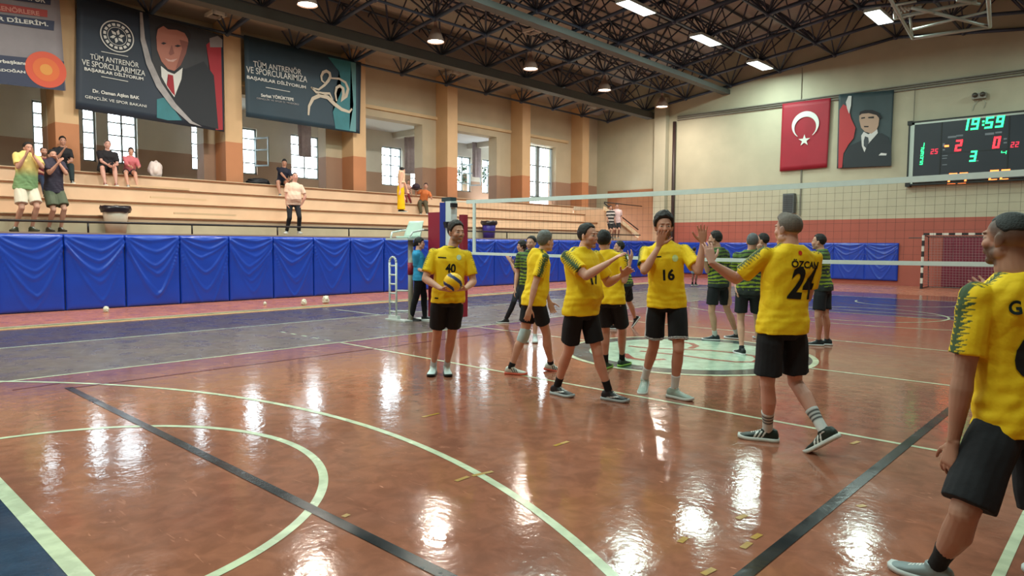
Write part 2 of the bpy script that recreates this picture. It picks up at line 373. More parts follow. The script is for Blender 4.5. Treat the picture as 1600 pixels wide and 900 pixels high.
for i, (a, b) in enumerate(WINS):
    w = struct(empty('window_%d' % (i+1), (XL-.15, (a+b)/2, 4.2))); hw = (b-a)/2; h = 1.75
    f = MB(); t = .045
    f.box(-.04, .06, -hw, hw, 0, .06); f.box(-.04, .06, -hw, hw, h-.06, h); f.box(-.04, .06, -hw, -hw+.06, 0, h); f.box(-.04, .06, hw-.06, hw, 0, h)
    if b-a > .6: f.box(-.04, .06, -.03, .03, 0, h)
    for z in (.42, .92, 1.34): f.box(-.03, .04, -hw, hw, z, z+t)
    f.build('window_frame', M_frame, w)
    mesh_obj('pane', [(-.01, -hw, 0), (-.01, hw, 0), (-.01, hw, h), (-.01, -hw, h)], [(0, 1, 2, 3)], M_glass, w)
    if i in (4, 9, 10):   # an open casement swung into the gallery
        s = MB(); y = hw; L = .5
        s.obox((.1+L/2, y+.1, .95), (L/2, .12, 0), (.01, -.02, 0), (0, 0, .03)); s.obox((.1+L/2, y+.1, .35), (L/2, .12, 0), (.01, -.02, 0), (0, 0, .03)); s.obox((.1+L/2, y+.1, 1.4), (L/2, .12, 0), (.01, -.02, 0), (0, 0, .03))
        for e in (-1, 1): s.obox((.1+L/2+e*L/2, y+.1+e*.12, .88), (.025, 0, 0), (0, .02, 0), (0, 0, .56))
        s.build('open_sash', M_frame, w)
# barred window in the last opening
w = struct(empty('window_20', (-17.65, 16.83, 3.9))); f = MB(); hw = 1.3; h = 2.55
f.box(-.05, .05, -hw, hw, 0, .08); f.box(-.05, .05, -hw, hw, h-.08, h); f.box(-.05, .05, -hw, -hw+.1, 0, h); f.box(-.05, .05, hw-.1, hw, 0, h); f.box(-.05, .05, .1, .32, 0, h)
for z in (.75, 1.55): f.box(-.04, .04, -hw, hw, z, z+.06)
f.build('window_frame', M_frame, w); f = MB()
for k in range(13): f.tube((.1, -hw+.1+k*.19, .05), (.1, -hw+.1+k*.19, h-.05), .011, 6)
f.build('window_bars', mat('bar_dark', (70, 72, 76), .5), w)
mesh_obj('pane', [(-.01, -hw, 0), (-.01, hw, 0), (-.01, hw, h), (-.01, -hw, h)], [(0, 1, 2, 3)], M_glass, w)
# outside: ground and foliage seen through the gallery windows
def tree(x, y, z, s, label):
    t = empty('tree', (x, y, 0)); tag(t, label, 'tree', 'trees outside the gallery windows')
    MB().tube((0, 0, -.1), (0, 0, z), .18).build('trunk', mat('bark', (90, 70, 52), .9, 0, .2), t)
    c = MB(); r_ = random.Random(int(y*10))
    for k in range(500):
        p = np.array([r_.gauss(0, 1), r_.gauss(0, 1), r_.gauss(0, 1)]); p = p/np.linalg.norm(p)*s*r_.uniform(.5, 1)+np.array([0, 0, z])
        q = np.array([r_.gauss(0, 1) for _ in range(3)]); q /= np.linalg.norm(q); u = np.cross(q, (0.3, .4, .86)); u /= np.linalg.norm(u); e = s*.16
        c.add([p-q*e, p+u*e*.6, p+q*e, p-u*e*.6], [(0, 1, 2, 3)])
    c.build('crown', mat('leaf', (36, 54, 38), .6, 0, .3), t)
for px, lb in ((727, 'left of the two green trees outside the open gallery windows'), (766, 'right of the two green trees outside the open gallery windows')):
    q = unp(px, 272, 0, -26.5); tree(q[0], q[1], q[2], .75, lb)
struct(MB().box(-45, -21, -30, 40, -.2, -.1).build('trim_8', mat('yard', (170, 165, 150), .9)))
# ---- roof deck, eaves soffit
M_deck = mat('roof_deck', (172, 163, 152), .75, 0, .05, .6)
def deckz(x): return roofz(x)+1.62
v = []; 
for y in (YN-.3, YB+.3):
    for x in (-17.4, -2.85, XR+.3):
        v += [(x, y, deckz(x)), (x, y, deckz(x)+.15)]
n = 6
struct(mesh_obj('ceiling', v, [(0, 2, 8, 6), (2, 4, 10, 8), (1, 7, 9, 3), (3, 9, 11, 5), (0, 1, 3, 2), (2, 3, 5, 4), (6, 8, 9, 7), (8, 10, 11, 9), (0, 6, 7, 1), (4, 5, 11, 10)], M_deck))
sf = MB()
for (x0, x1) in ((-17.4, -15.6),):
    sf.add([(x, y, roofz(x)+.5+dz) for y in (YN, YB) for x in (x0, x1) for dz in (0, .08)], [(0, 1, 3, 2), (4, 6, 7, 5), (0, 4, 5, 1), (2, 3, 7, 6), (0, 2, 6, 4), (1, 5, 7, 3)])
sf.box(-15.66, -15.6, YN, YB, roofz(-15.6)+.5, deckz(-15.6))  # upright face added between soffit edge and deck to catch light
struct(sf.build('trim_9', mat('soffit', (150, 138, 126), .75, 0, .05, .6)))
# ---- space frame
M_steel = mat('steel_dark', (54, 66, 86), .45, .0)
M_steel2 = mat('steel_thin', (58, 66, 82), .5, .0)
SF = tag(empty('space_frame', (-2.85, 3, 8)), 'dark blue-grey tubular space frame carrying the pitched roof', 'roof truss', None, 'structure')
def inv(o):
    o.matrix_parent_inverse = Matrix.Translation(-o.parent.location); return o
MD = 2.3; NI = 12; JY = [21.6-MD*j for j in range(16)]
bx = [-16.65+MD*i for i in range(NI+1)]; tx = [-15.5+MD*i for i in range(NI)]; ty = [y-MD/2 for y in JY[:-1]]
H = 1.45
def topz(x): return roofz(x)+H-.06
for y in JY:
    m = MB()
    for a, b in zip(bx[:-1], bx[1:]): m.tube((a, y, roofz(a)), (b, y, roofz(b)), .064, 8)
    for a in bx: m.ell((a, y, roofz(a)), .1, None, 8, 6)
    inv(m.build('bottom_chord', M_steel, SF, True))
for x in bx: inv(MB().tube((x, JY[-1], roofz(x)), (x, JY[0], roofz(x)), .045, 8).build('bottom_chord', M_steel, SF, True))
for y in ty:
    m = MB()
    for a, b in zip(tx[:-1], tx[1:]):
        if b > -13: m.tube((a, y, topz(a)), (b, y, topz(b)), .048, 6)
    inv(m.build('top_chord', M_steel, SF, True))
for x in tx: inv(MB().tube((x, ty[-1], topz(x)), (x, ty[0], topz(x)), .042, 6).build('top_chord', M_steel, SF, True))
for y in ty:
    m = MB()
    for x in tx:
        for sx in (-1, 1):
            for sy in (-1, 1): m.tube((x, y, topz(x)), (x+sx*MD/2, y+sy*MD/2, roofz(x+sx*MD/2)), .033, 6)
    inv(m.build('web_bracing', M_steel2, SF, True))
for y in JY:
    m = MB()
    for x in bx:
        for (dx, dy) in ((MD/2, 0), (-MD/2, 0), (0, MD/2), (0, -MD/2)):
            if bx[0] <= x+dx <= bx[-1] and JY[-1] <= y+dy <= JY[0]: m.tube((x, y, roofz(x)), (x+dx, y+dy, topz(x+dx)), .026, 6)
    inv(m.build('web_bracing', M_steel2, SF, True))
for x in bx[2:]: inv(MB().tube((x, JY[-1], topz(x)), (x, JY[0], topz(x)), .03, 6).build('top_chord', M_steel2, SF, True))
m = MB()
for k in range(26):
    x = -16+k*1.05
    m.tube((x, YN, deckz(x)-.05), (x, YB, deckz(x)-.05), .028, 6)
inv(m.build('purlins', M_steel2, SF, True))
# ducts under the frame
M_duct = mat('duct_grey', (78, 80, 76), .6, 0, .05)
d = tag(MB().box(-14.25, -13.85, YN, YB, 7.98, 8.28).build('ventilation_duct', M_duct), 'long flat grey duct under the roof frame nearest the banners', 'duct')
d = tag(MB().box(-10.15, -9.8, YN, YB, 8.64, 8.84).build('ventilation_duct', M_duct), 'long flat grey duct high under the middle of the roof frame', 'duct')
# ================================================================== LAMPS
def highbay(y, label, p):
    t = empty('high_bay_lamp', (-12.05, y, 8.0)); tag(t, label, 'lamp', 'warm high bay lamps')
    prof = [(.0, .62), (.05, .62), (.07, .42), (.13, .40), (.15, .30), (.20, .22), (.25, .1), (.27, .0)]
    m = MB(); n = 28; v = []; f = []
    for r, z in prof[1:]:
        v += [(r*math.cos(2*PI*i/n), r*math.sin(2*PI*i/n), z) for i in range(n)]
    for j in range(len(prof)-2):
        for i in range(n): f.append((j*n+i, j*n+(i+1) % n, (j+1)*n+(i+1) % n, (j+1)*n+i))
    f.append(tuple(range(n)))
    o = mesh_obj('lamp_shade', v, f, mat('shade_alu', (150, 122, 110), .4, .3), t, True)
    MB().tube((0, 0, .6), (0, 0, .78), .02).build('hanger', M_steel, t)
    k = 24; mesh_obj('lamp_glass', [(0, 0, .015)]+[(.25*math.cos(2*PI*i/k), .25*math.sin(2*PI*i/k), .03) for i in range(k)], [(0, (i+1) % k+1, i+1) for i in range(k)], mat('lamp_glow', (255, 240, 214), .5, emit=((1, .86, .66), 14)), t)
    l = area('lamp_light', (-12.05, y, 7.98), .48, .48, p, WARM, (0, 0, 0)); l.data.shape = 'DISK'
    l.parent = t; l.matrix_parent_inverse = Matrix.Translation((12.05, -y, -8.0))
ORD = ['second', 'third', 'fourth', 'fifth']
for i, y in enumerate(LAMP_Y):
    if i < 3: lab = 'warm high bay lamp added for light to the row by the stand, out of view overhead'  # unseen nearer lamps, added to raise the overall light
    else: lab = ['warm round high bay lamp cut by the top of the photo, nearest of its row', 'warm round high bay lamp, second nearest of the row above the stand side', 'middle one of the five warm round high bay lamps',
                 'warm round high bay lamp, second farthest of the row', 'warm round high bay lamp hanging in the far corner, smallest of its row'][i-3]
    highbay(y, lab, LAMP_P)
def led(x, y, label, z=None, p=LED_P):
    z = z or roofz(x)-.16
    t = empty('led_panel', (x, y, z)); tag(t, label, 'lamp', 'cool white panel lamps')
    MB().box(-.25, .25, -.82, .82, 0, .09).build('housing', mat('led_housing', (190, 200, 196), .4), t)
    MB().box(-.22, .22, -.79, .79, -.012, 0).build('diffuser', mat('led_glow', (240, 255, 250), .5, emit=((.88, 1, .96), 7)), t)
    l = area('panel_light', (x, y, z-.02), .44, 1.58, p, COOL, (0, 0, 0)); l.parent = t; l.matrix_parent_inverse = Matrix.Translation((-x, -y, -z))
for i, y in enumerate(LED_Y):
    led(-7.45, y, 'cool white panel lamp added for light to the middle row, out of view above the camera' if i < 5 else ['large bright panel lamp near the top centre, nearest in view of its row', 'bright panel lamp in the middle of its row of three', 'smallest farthest panel lamp of the row toward the back wall'][i-5], None)  # the near panels are unseen and added to light the hall
for y in (-12, -7.4, -2.8, 1.8): led(-1.9, y, 'cool white panel lamp added for light under the ridge, out of view above the court', roofz(-1.9)-.3, RIDGE_P)  # unseen ridge panels added as extra light over the court
led(-1.95, 16.0, 'bright panel lamp right of the trusses, near the folded hoop frame', 9.1, RIDGE_P)
for y in (-7.4, 1.8, 9.5, 18.6): led(4.6, y, 'cool white panel lamp added for light over the right side of the hall, out of view', roofz(4.6)-.2, RIDGE_P)  # mirrored unseen row, added to light the right side
# small square ceiling fittings on the soffit
for px, py, lab in ((328, 27, 'small pale rectangular roof vent above the portrait banner'), (695, 117, 'small pale roof vent above the column right of the blue banner'), (832, 48, 'small pale box frame high in the roof trusses, centre'), (920, 168, 'small pale roof vent in the far corner by the stand')):
    zt = 8.62 if px != 832 else 9.2
    c = unp(px, py, 2, zt-.05); c[0] = max(c[0], -16.4) 
    m = MB()
    for s in (-1, 1): m.box(c[0]-.28, c[0]+.28, c[1]+s*.2-.03, c[1]+s*.2+.03, zt-.12, zt-.02); m.box(c[0]+s*.25-.03, c[0]+s*.25+.03, c[1]-.2, c[1]+.2, zt-.12, zt-.02)
    tag(m.build('roof_vent', mat('vent_white', (200, 194, 184), .5)), lab, 'vent')

# ================================================================== STAND
M_step = mat('stand_plaster', (212, 178, 150), .62, 0, .08, 1.5); M_edge = mat('stand_edge', (122, 74, 44), .6, 0, .15, 6); M_edge2 = mat('stand_lip', (226, 198, 164), .55)
M_grey = mat('stand_grey', (186, 172, 146), .7, 0, .08, 2)
YE = 18.4
ST = tag(empty('grandstand', (-15, 3, 1.8)), 'long cream stepped concrete stand with brown edges along the side of the hall', 'grandstand', None, 'structure')
STEPS = [(-14.2, 1.8, 2.25), (-14.95, 2.25, 2.67), (-15.7, 2.67, 3.1), (-16.42, 3.1, 3.5)]
for k, (x, z0, z1) in enumerate(STEPS):
    inv(MB().box(-17.4, x, YN, YE, z0, z1-.06).build('tier', M_step, ST))
    inv(MB().box(x-.2, x+.035, YN, YE, z1-.06, z1-.02).build('edge_board', M_edge, ST))
    inv(MB().box(-17.4 if k == 3 else STEPS[k+1][0]-.05, x+.015, YN, YE, z1-.02, z1).build('tread', M_edge2, ST))
inv(MB().box(-17.4, -13.32, YN, YE+2.2, 0, 1.76).build('walkway', M_grey, ST))
inv(MB().box(-14.2, -13.3, YN, YE+2.2, 1.76, 1.8).build('walkway_edge', mat('walk_edge', (150, 120, 104), .6), ST))
inv(MB().box(-14.25, -14.19, YN, YE, 1.8, 2.06).build('lower_riser', M_grey, ST))
# timber slats lying on the steps (repaired boards)
for (px, py, L) in ((235, 283, 1.6), (252, 304, 1.5), (272, 331, 1.7)):
    c = unp(px, py, 0, -14.15); zz = c[2]
    inv(MB().box(-14.19 + (-.75 if py < 310 else 0) + (-.75 if py < 290 else 0), -14.15 + (-.75 if py < 310 else 0) + (-.75 if py < 290 else 0), c[1], c[1]+L, zz-.06, zz-.01).build('wall_patch', mat('patch', (206, 172, 138), .6), ST))
# stairs at the far end
m = MB()
for k in range(9): m.box(-16.4, -14.3, YE+k*.29, YE+(k+1)*.29, 1.8, 3.3-k*.165)
inv(m.build('stairs', M_step, ST))
RL = tag(empty('handrail', (-13.4, 3, 1.8)), 'low black pipe handrail along the front edge of the stand', 'handrail')
M_rail = mat('rail_black', (38, 32, 34), .4, .3)
inv(MB().tube((-13.42, YN, 2.05), (-13.42, YE+1.5, 2.05), .028).build('top_rail', M_rail, RL, True))
for k in range(15):
    y = -13.64+2.4*k
    if y < YE+1.5: inv(MB().tube((-13.42, y, 1.8), (-13.42, y, 2.05), .022).build('post', M_rail, RL, True))
SR = tag(empty('stair_railing', (-14.2, YE+1, 2.5)), 'black sloping railing of the stairs at the far end of the stand', 'railing')
inv(MB().path([(-14.25, YE-.4, 3.55), (-14.25, YE+2.6, 2.35)], .03).build('sloping_rail', M_rail, SR, True))
inv(MB().path([(-14.25, YE-.4, 3.6), (-14.25, YB-.4, 3.55)], .025).build('landing_rail', M_rail, SR, True))
inv(MB().add([(-14.3, YE-.4, 3.4), (-14.2, YE-.4, 3.4), (-14.2, YE+2.6, 2.15), (-14.3, YE+2.6, 2.15), (-14.3, YE-.4, 3.2), (-14.2, YE-.4, 3.2), (-14.2, YE+2.6, 1.95), (-14.3, YE+2.6, 1.95)], [(0, 1, 2, 3), (4, 7, 6, 5), (0, 4, 5, 1), (1, 5, 6, 2), (2, 6, 7, 3), (3, 7, 4, 0)]).build('stringer', M_edge2, SR))

# ================================================================== WALL MATS
M_mat = mat('vinyl_blue', (18, 62, 172), .3, 0, .05, 3, .0015, 14, spec=.6)
M_matd = mat('vinyl_seam', (10, 28, 110), .45)
def pad(name, w, h, parent=None, seed=0, amp=1.0):
    """one vinyl covered wall pad; local x along the wall, y out of the wall, z up, cloth folds fanning from the top corners"""
    r_ = random.Random(seed); nx, nz = 44, 60; v = []; f = []
    folds = []
    lv = .12
    for k in range(7):
        folds.append((lv*r_.uniform(.85, 1.15), .015+.06*k*r_.uniform(.4, 1.2), r_.uniform(.016, .038), r_.uniform(.02, .034), r_.uniform(-.22, .22))); lv += r_.uniform(.13, .26)
    for j in range(nz+1):
        for i in range(nx+1):
            x = w*i/nx; z = h*j/nz; d = .09
            e = min(x, w-x, z, h-z); d -= .05*math.exp(-e/.025)
            u = abs(2*x/w-1); dep = h-z
            for (lv, hk, am, wd, sk) in folds:
                uu = abs(2*x/w-1+sk*(1-u)); cv = lv*(1-uu**1.5)+hk; q_ = (dep-cv)/(wd*(1+.5*(1-uu)))
                if abs(q_) < 3: d += amp*am*math.exp(-q_*q_)*(.45+.55*u)*min(1, dep/.06)
            d += amp*.008*noise.noise(Vector((x*2.4+seed*3.1, z*2.4, 0)))
            v.append((x, -d, z))
    n1 = nx+1
    for j in range(nz):
        for i in range(nx): f.append((j*n1+i, j*n1+i+1, (j+1)*n1+i+1, (j+1)*n1+i))
    b0 = len(v); v += [(0, 0, 0), (w, 0, 0), (w, 0, h), (0, 0, h)]
    c = [0, nx, (nz+1)*n1-1, nz*n1]
    for a in range(4):
        pass
    f.append(tuple([b0, b0+1]+[i for i in range(nx, -1, -1)])); f.append(tuple([b0+3, b0]+[j*n1 for j in range(0, nz+1)]))
    f.append(tuple([b0+1, b0+2]+[j*n1+nx for j in range(nz, -1, -1)])); f.append(tuple([b0+2, b0+3]+[nz*n1+i for i in range(0, nx+1)])); f.append((b0, b0+3, b0+2, b0+1))
    return mesh_obj(name, v, f, M_mat, parent, True)
protos = []; NTH = 'first second third fourth fifth sixth seventh eighth ninth tenth eleventh twelfth thirteenth fourteenth fifteenth sixteenth seventeenth eighteenth nineteenth twentieth twenty-first twenty-second'.split()
y = -12.27; idx = 0
while y < 20.6:
    w_ = 1.28
    if idx < 14 and y > -6.8 and len(protos) < 9 or not protos:
        o = pad('wall_pad', w_-.015, 1.76, None, 3+idx); protos.append(o)
    else:
        o = protos[idx % len(protos)].copy(); COL.objects.link(o)
    o.location = (-13.3, y, 0.0); o.rotation_euler = (0, 0, PI/2); 
    vis = 'cut by the left edge of the photo' if -6.8 < y < -5 else ''
    n_ = round((y+5.87)/1.28)
    tag(o, 'blue vinyl wall pad below the stand beyond the left edge of the photo' if n_ < 0 else 'blue vinyl wall pad below the stand, cut by the left edge of the photo' if n_ == 0 else 'blue vinyl wall pad below the stand, %s from the left edge' % NTH[n_], 'wall pad', 'blue wall pads below the stand')
    y += w_; idx += 1
x = -12.3
for k in range(8):
    o = protos[(k*2+1) % len(protos)].copy(); COL.objects.link(o); o.location = (x, YB-.02, .18); o.rotation_euler = (0, 0, 0); o.scale = (1, .8, .87)
    tag(o, 'blue vinyl pad on the red back wall, %s from the right end of its row' % NTH[7-k], 'wall pad', 'blue wall pads on the back wall'); x += 1.285*.955
# ================================================================== BANNERS
def wallpt(px, py, x=-16.42): return unp(px, py, 0, x)
def backpt(px, py, y=YB-.06): return unp(px, py, 1, y)
def banner(name, corners, m, label, nrm, cat='banner', th=.012):
    """sheet with slight billow; corners TL, TR, BR, BL"""
    P = [np.array(c, float) for c in corners]; nx, ny = 24, 14; nrm = np.array(nrm, float); v = []; f = []
    for k in (0, 1):
        for j in range(ny+1):
            for i in range(nx+1):
                s, t = i/nx, j/ny; p = (P[0]*(1-s)+P[1]*s)*(1-t)+(P[3]*(1-s)+P[2]*s)*t
                v.append(p-nrm*(k*th)-nrm*.02*(math.sin(t*PI)*abs(math.sin(s*PI*2))))
    n1 = nx+1; N = n1*(ny+1)
    for j in range(ny):
        for i in range(nx):
            a = j*n1+i; f.append((a, a+n1, a+n1+1, a+1)); f.append((N+a, N+a+1, N+a+n1+1, N+a+n1))
    for i in range(nx): f.append((i, i+1, N+i+1, N+i)); b = ny*n1+i; f.append((b+1, b, N+b, N+b+1))
    for j in range(ny): a = j*n1; f.append((a+n1, a, N+a, N+a+n1)); b = j*n1+nx; f.append((b, b+n1, N+b+n1, N+b))
    return tag(mesh_obj(name, v, f, m, None, True), label, cat)
NX = (1, 0, 0)
M_w = mat('print_white', (206, 206, 204), .7); M_bn = mat('banner_navy', (26, 38, 56), .55, 0, .1, 1.2); M_bt = mat('banner_teal', (24, 50, 66), .55, 0, .12, 1.2)
M_teal2 = mat('print_teal', (44, 112, 122), .6, 0, .1); M_silver = mat('print_silver', (150, 146, 148), .6, 0, .2, 4)
M_skin_p = mat('print_skin', (164, 106, 92), .7); M_hair_p = mat('print_hair', (34, 30, 34), .7); M_suit_p = mat('print_suit', (30, 34, 42), .7); M_red_p = mat('print_red', (150, 34, 46), .7)
def wtxt(name, body, px0, py0, px1, hpx, m, parent, bold=0, x=-16.405):
    """printed line from its lower-left pixel to its lower-right pixel x"""
    a = wallpt(px0, py0, x); b = wallpt(px1, py0, x); h = abs(wallpt(px0, py0-hpx, x)[2]-a[2])
    put_text(name, body, a, (0, 1, 0), (0, 0, 1), b[1]-a[1], h, m, parent, 0, bold)
def wpoly(pts, m, par, name='print', off=.004, x=-16.42): return poly_on(name, [wallpt(px, py, x) for px, py in pts], m, par, NX, off)
# banner with the portrait
b2 = banner('banner', [wallpt(120, -14), wallpt(349, 56), wallpt(350, 206), wallpt(118, 170)], M_bn, 'dark navy sports banner with round emblem, white text and a suited man\'s portrait', NX)
X2 = -16.41
wpoly([(232, 22), (346, 55), (347, 203), (300, 192), (262, 150), (238, 100)], mat('print_dark', (40, 40, 46), .6, 0, .15), b2, 'portrait_backdrop', .006)
wpoly([(322, 70), (332, 62), (345, 66), (348, 203), (337, 203), (332, 150), (328, 110)], M_red_p, b2, 'printed_flag', .010)
wpoly([(327, 60), (340, 56), (347, 62), (347, 74), (328, 74)], mat('print_grey', (128, 122, 124), .6), b2, 'printed_finial', .012)
wpoly([(250, 112), (262, 100), (290, 108), (318, 96), (334, 118), (341, 202), (300, 192), (272, 165)], M_suit_p, b2, 'portrait_suit', .013)
wpoly([(251, 103), (262, 112), (272, 116), (285, 106), (283, 124), (272, 152), (262, 138), (252, 120)], M_w, b2, 'portrait_shirt', .017)
wpoly([(262, 116), (270, 118), (271, 128), (273, 150), (268, 145), (260, 133), (262, 124)], M_red_p, b2, 'portrait_tie', .021)
wpoly([(244, 58), (246, 46), (256, 40), (270, 38), (284, 42), (292, 54), (294, 66), (290, 84), (282, 102), (272, 111), (262, 108), (252, 96), (245, 78)], M_skin_p, b2, 'portrait_face', .018)
wpoly([(243, 56), (247, 44), (254, 40), (262, 46), (276, 47), (288, 52), (296, 66), (298, 54), (290, 42), (272, 36), (254, 36), (244, 44)], M_hair_p, b2, 'portrait_hair', .022)
for pts in ([(251, 68), (255, 66), (260, 68), (255, 70)], [(272, 72), (277, 70), (283, 72), (277, 74)]): wpoly(pts, M_hair_p, b2, 'portrait_eye', .024)
wpoly([(280, 62), (294, 66), (290, 84), (282, 102), (274, 108), (280, 90), (284, 76)], mat('print_shade', (128, 78, 70), .7), b2, 'portrait_shading', .0225)
wpoly([(268, 70), (272, 84), (266, 87), (263, 84)], mat('print_shade', (128, 78, 70), .7), b2, 'portrait_nose', .023)
wpoly([(257, 91), (266, 94), (277, 92), (270, 97), (262, 96)], mat('print_smile', (190, 150, 142), .6), b2, 'portrait_smile', .024)
wpoly([(218, 19), (222, 20), (226, 60), (236, 95), (252, 130), (274, 162), (300, 190), (315, 198), (296, 193), (268, 168), (244, 136), (228, 100), (219, 62)], M_silver, b2, 'printed_swoosh', .026)
wpoly([(245, 155), (258, 152), (284, 188), (262, 188), (245, 184)], M_teal2, b2, 'printed_corner', .008)
def ring_on(par, px, py, r, r2, m, off=.012, n=48, x=-16.42, name='printed_emblem', gaps=0):
    c = wallpt(px, py, x); v = []; f = []
    for i in range(n):
        t = 2*PI*i/n; v += [(c[0]+off, c[1]+r*math.cos(t), c[2]+r*math.sin(t)), (c[0]+off, c[1]+r2*math.cos(t), c[2]+r2*math.sin(t))]
    for i in range(n):
        if gaps and i % gaps == 0: continue
        j = (i+1) % n; f.append((2*i, 2*j, 2*j+1, 2*i+1))
    return mesh_obj(name, v, f, m, par)
ring_on(b2, 183, 57, .43, .40, M_w); ring_on(b2, 183, 57, .35, .28, M_w, gaps=3); ring_on(b2, 183, 57, .25, .235, M_w)
for k in range(6): 
    c = wallpt(183, 57); t = k*PI/3+.3; poly_on('printed_emblem', [(c[0], c[1]+.04*math.cos(t), c[2]+.04*math.sin(t)), (c[0], c[1]+.13*math.cos(t+.35), c[2]+.13*math.sin(t+.35)), (c[0], c[1]+.2*math.cos(t), c[2]+.2*math.sin(t)), (c[0], c[1]+.1*math.cos(t-.5), c[2]+.1*math.sin(t-.5))], M_w, b2, NX, .012)
wpoly([(158, 80), (200, 88), (200, 89), (158, 81)], M_w, b2, 'printed_rule', .01); wpoly([(158, 119), (200, 127), (200, 128), (158, 120)], M_w, b2, 'printed_rule', .01)
def wline(body, px0, py0, px1, py1, hpx, m, par, bold=0, x=-16.405):
    a = wallpt(px0, py0, x); b = wallpt(px1, py1, x); h = abs(wallpt(px0, py0-hpx, x)[2]-a[2]); d = b-a; L = np.linalg.norm(d); d /= L
    up_ = np.array([0, -d[2], d[1]]); BOLD[0] = .028 if bold else .006; put_text('printed_text', body, a, d, up_, L, h, m, par, 0, 0); BOLD[0] = 0.0
wline('TÜM ANTRENÖR', 141, 92, 217, 106, 10, M_w, b2); wline('VE SPORCULARIMIZA', 128, 101, 227, 119, 9, M_w, b2); wline('BAŞARILAR DİLİYORUM', 132, 111, 224, 127, 8, M_w, b2, .03)
wline('Dr. Osman Aşkın BAK', 145, 146, 218, 157, 7, M_w, b2, .03); wline('GENÇLİK VE SPOR BAKANI', 133, 154, 229, 169, 7, M_w, b2)
# teal banner with the running figure
b3 = banner('banner', [(-16.42, 1.34, 8.16), (-16.42, 5.76, 8.16), (-16.42, 5.68, 5.58), (-16.42, 1.36, 5.6)], M_bt, 'dark teal sports banner with white text and a line drawing of a runner', NX)
wpoly([(512, 89), (556, 98), (556, 206), (524, 201), (520, 175), (534, 140), (530, 112)], M_teal2, b3, 'printed_corner', .006)
wpoly([(548, 97), (556, 99), (556, 206), (546, 204), (552, 165), (550, 130)], mat('print_teal_light', (90, 140, 146), .6), b3, 'printed_corner', .008)
wline('TÜM ANTRENÖR', 396, 104, 471, 117, 11, M_w, b3); wline('VE SPORCULARIMIZA', 385, 113, 480, 129, 10, M_w, b3); wline('BAŞARILAR DİLİYORUM', 386, 124, 478, 140, 8, M_w, b3, .03)
wpoly([(415, 136), (453, 143), (453, 144), (415, 137)], M_w, b3, 'printed_rule', .01)
wline('Serhat YÖRÜKTEPE', 408, 151, 459, 158, 6, M_w, b3, .03); wline('GENÇLİK VE SPOR İL MÜDÜRÜ', 401, 155, 467, 165, 4, M_silver, b3)
def stroke_wall(pts, w, m, par, x=-16.405):
    P = [wallpt(a, b, x) for a, b in pts]; v = []; f = []
    for i, p in enumerate(P):
        d = P[min(i+1, len(P)-1)]-P[max(i-1, 0)]; d = d/np.linalg.norm(d); n_ = np.array([0, -d[2], d[1]])*(w*.8*(.35+.65*math.sin(PI*(i+.3)/(len(P)-.4))))
        v += [p-n_, p+n_]
    for i in range(len(P)-1): f.append((2*i, 2*i+2, 2*i+3, 2*i+1))
    mesh_obj('printed_runner', v, f, m, par)
M_run = mat('print_cream', (196, 184, 168), .7)
stroke_wall([(508, 130), (503, 126), (502, 119), (505, 113), (510, 111), (515, 114), (516, 120), (513, 126), (507, 133), (498, 140), (487, 137)], .07, M_run, b3)
stroke_wall([(517, 122), (530, 123), (540, 129), (544, 139), (541, 150), (533, 157), (537, 148), (536, 138), (531, 134), (526, 137), (524, 146), (526, 158)], .08, M_run, b3)
stroke_wall([(482, 180), (483, 166), (489, 154), (500, 149), (512, 152), (522, 162), (534, 171), (546, 175), (550, 170)], .09, M_run, b3)
stroke_wall([(486, 136), (494, 144), (504, 146), (515, 146), (520, 156)], .06, M_run, b3)
# left banner, cut by the frame
b1 = banner('banner', [(-16.42, -8.2, 8.75), (-16.42, -3.72, 8.6), (-16.42, -3.62, 5.6), (-16.42, -8.2, 5.62)], mat('banner_grey', (128, 122, 128), .6, 0, .12, 1.5), 'pale grey banner with a round orange emblem, cut by the left edge of the photo', NX)
M_lb = mat('print_navy', (40, 48, 76), .6)
wpoly([(-60, 80), (100, 96), (101, 142), (0, 131), (-60, 126)], M_lb, b1, 'printed_footer', .005)
wpoly([(-60, 15), (0, 22), (85, 33), (84, 48), (0, 36), (-60, 30)], M_lb, b1, 'printed_strip', .006)
wpoly([(-60, 0), (0, 5), (74, 16), (74, 27), (0, 18), (-60, 12)], mat('print_red_strip', (160, 64, 62), .6), b1, 'printed_strip', .006)
wpoly([(20, -20), (80, -12), (79, 8), (20, 0)], M_lb, b1, 'printed_strip', .006)
wline('ANTRENÖRLERE', -34, 11, 62, 25, 9, mat('print_pink', (200, 140, 130), .7), b1, .02); wline('BAŞARILAR DİLERİM.', -80, 25, 76, 43, 11, M_w, b1, .04); wline('VE SPOR', 25, -3, 71, 5, 9, M_w, b1, .03)
wline('Cumhurbaşkanı', -36, 96, 40, 103, 7, M_w, b1, .03); wline('Recep Tayyip ERDOĞAN', -70, 106, 40, 116, 7, M_w, b1, .03)
def disc_on(par, px, py, r, m, off, n=40, x=-16.42, name='printed_emblem'):
    c = wallpt(px, py, x); return mesh_obj(name, [(c[0]+off, c[1]+r*math.cos(2*PI*i/n), c[2]+r*math.sin(2*PI*i/n)) for i in range(n)], [tuple(range(n))], m, par)
disc_on(b1, 72, 109, .46, mat('print_orange', (200, 78, 52), .6), .012); disc_on(b1, 72, 109, .3, mat('print_orange2', (206, 100, 48), .6), .016); disc_on(b1, 72, 109, .14, mat('print_gold', (206, 140, 62), .6), .02)
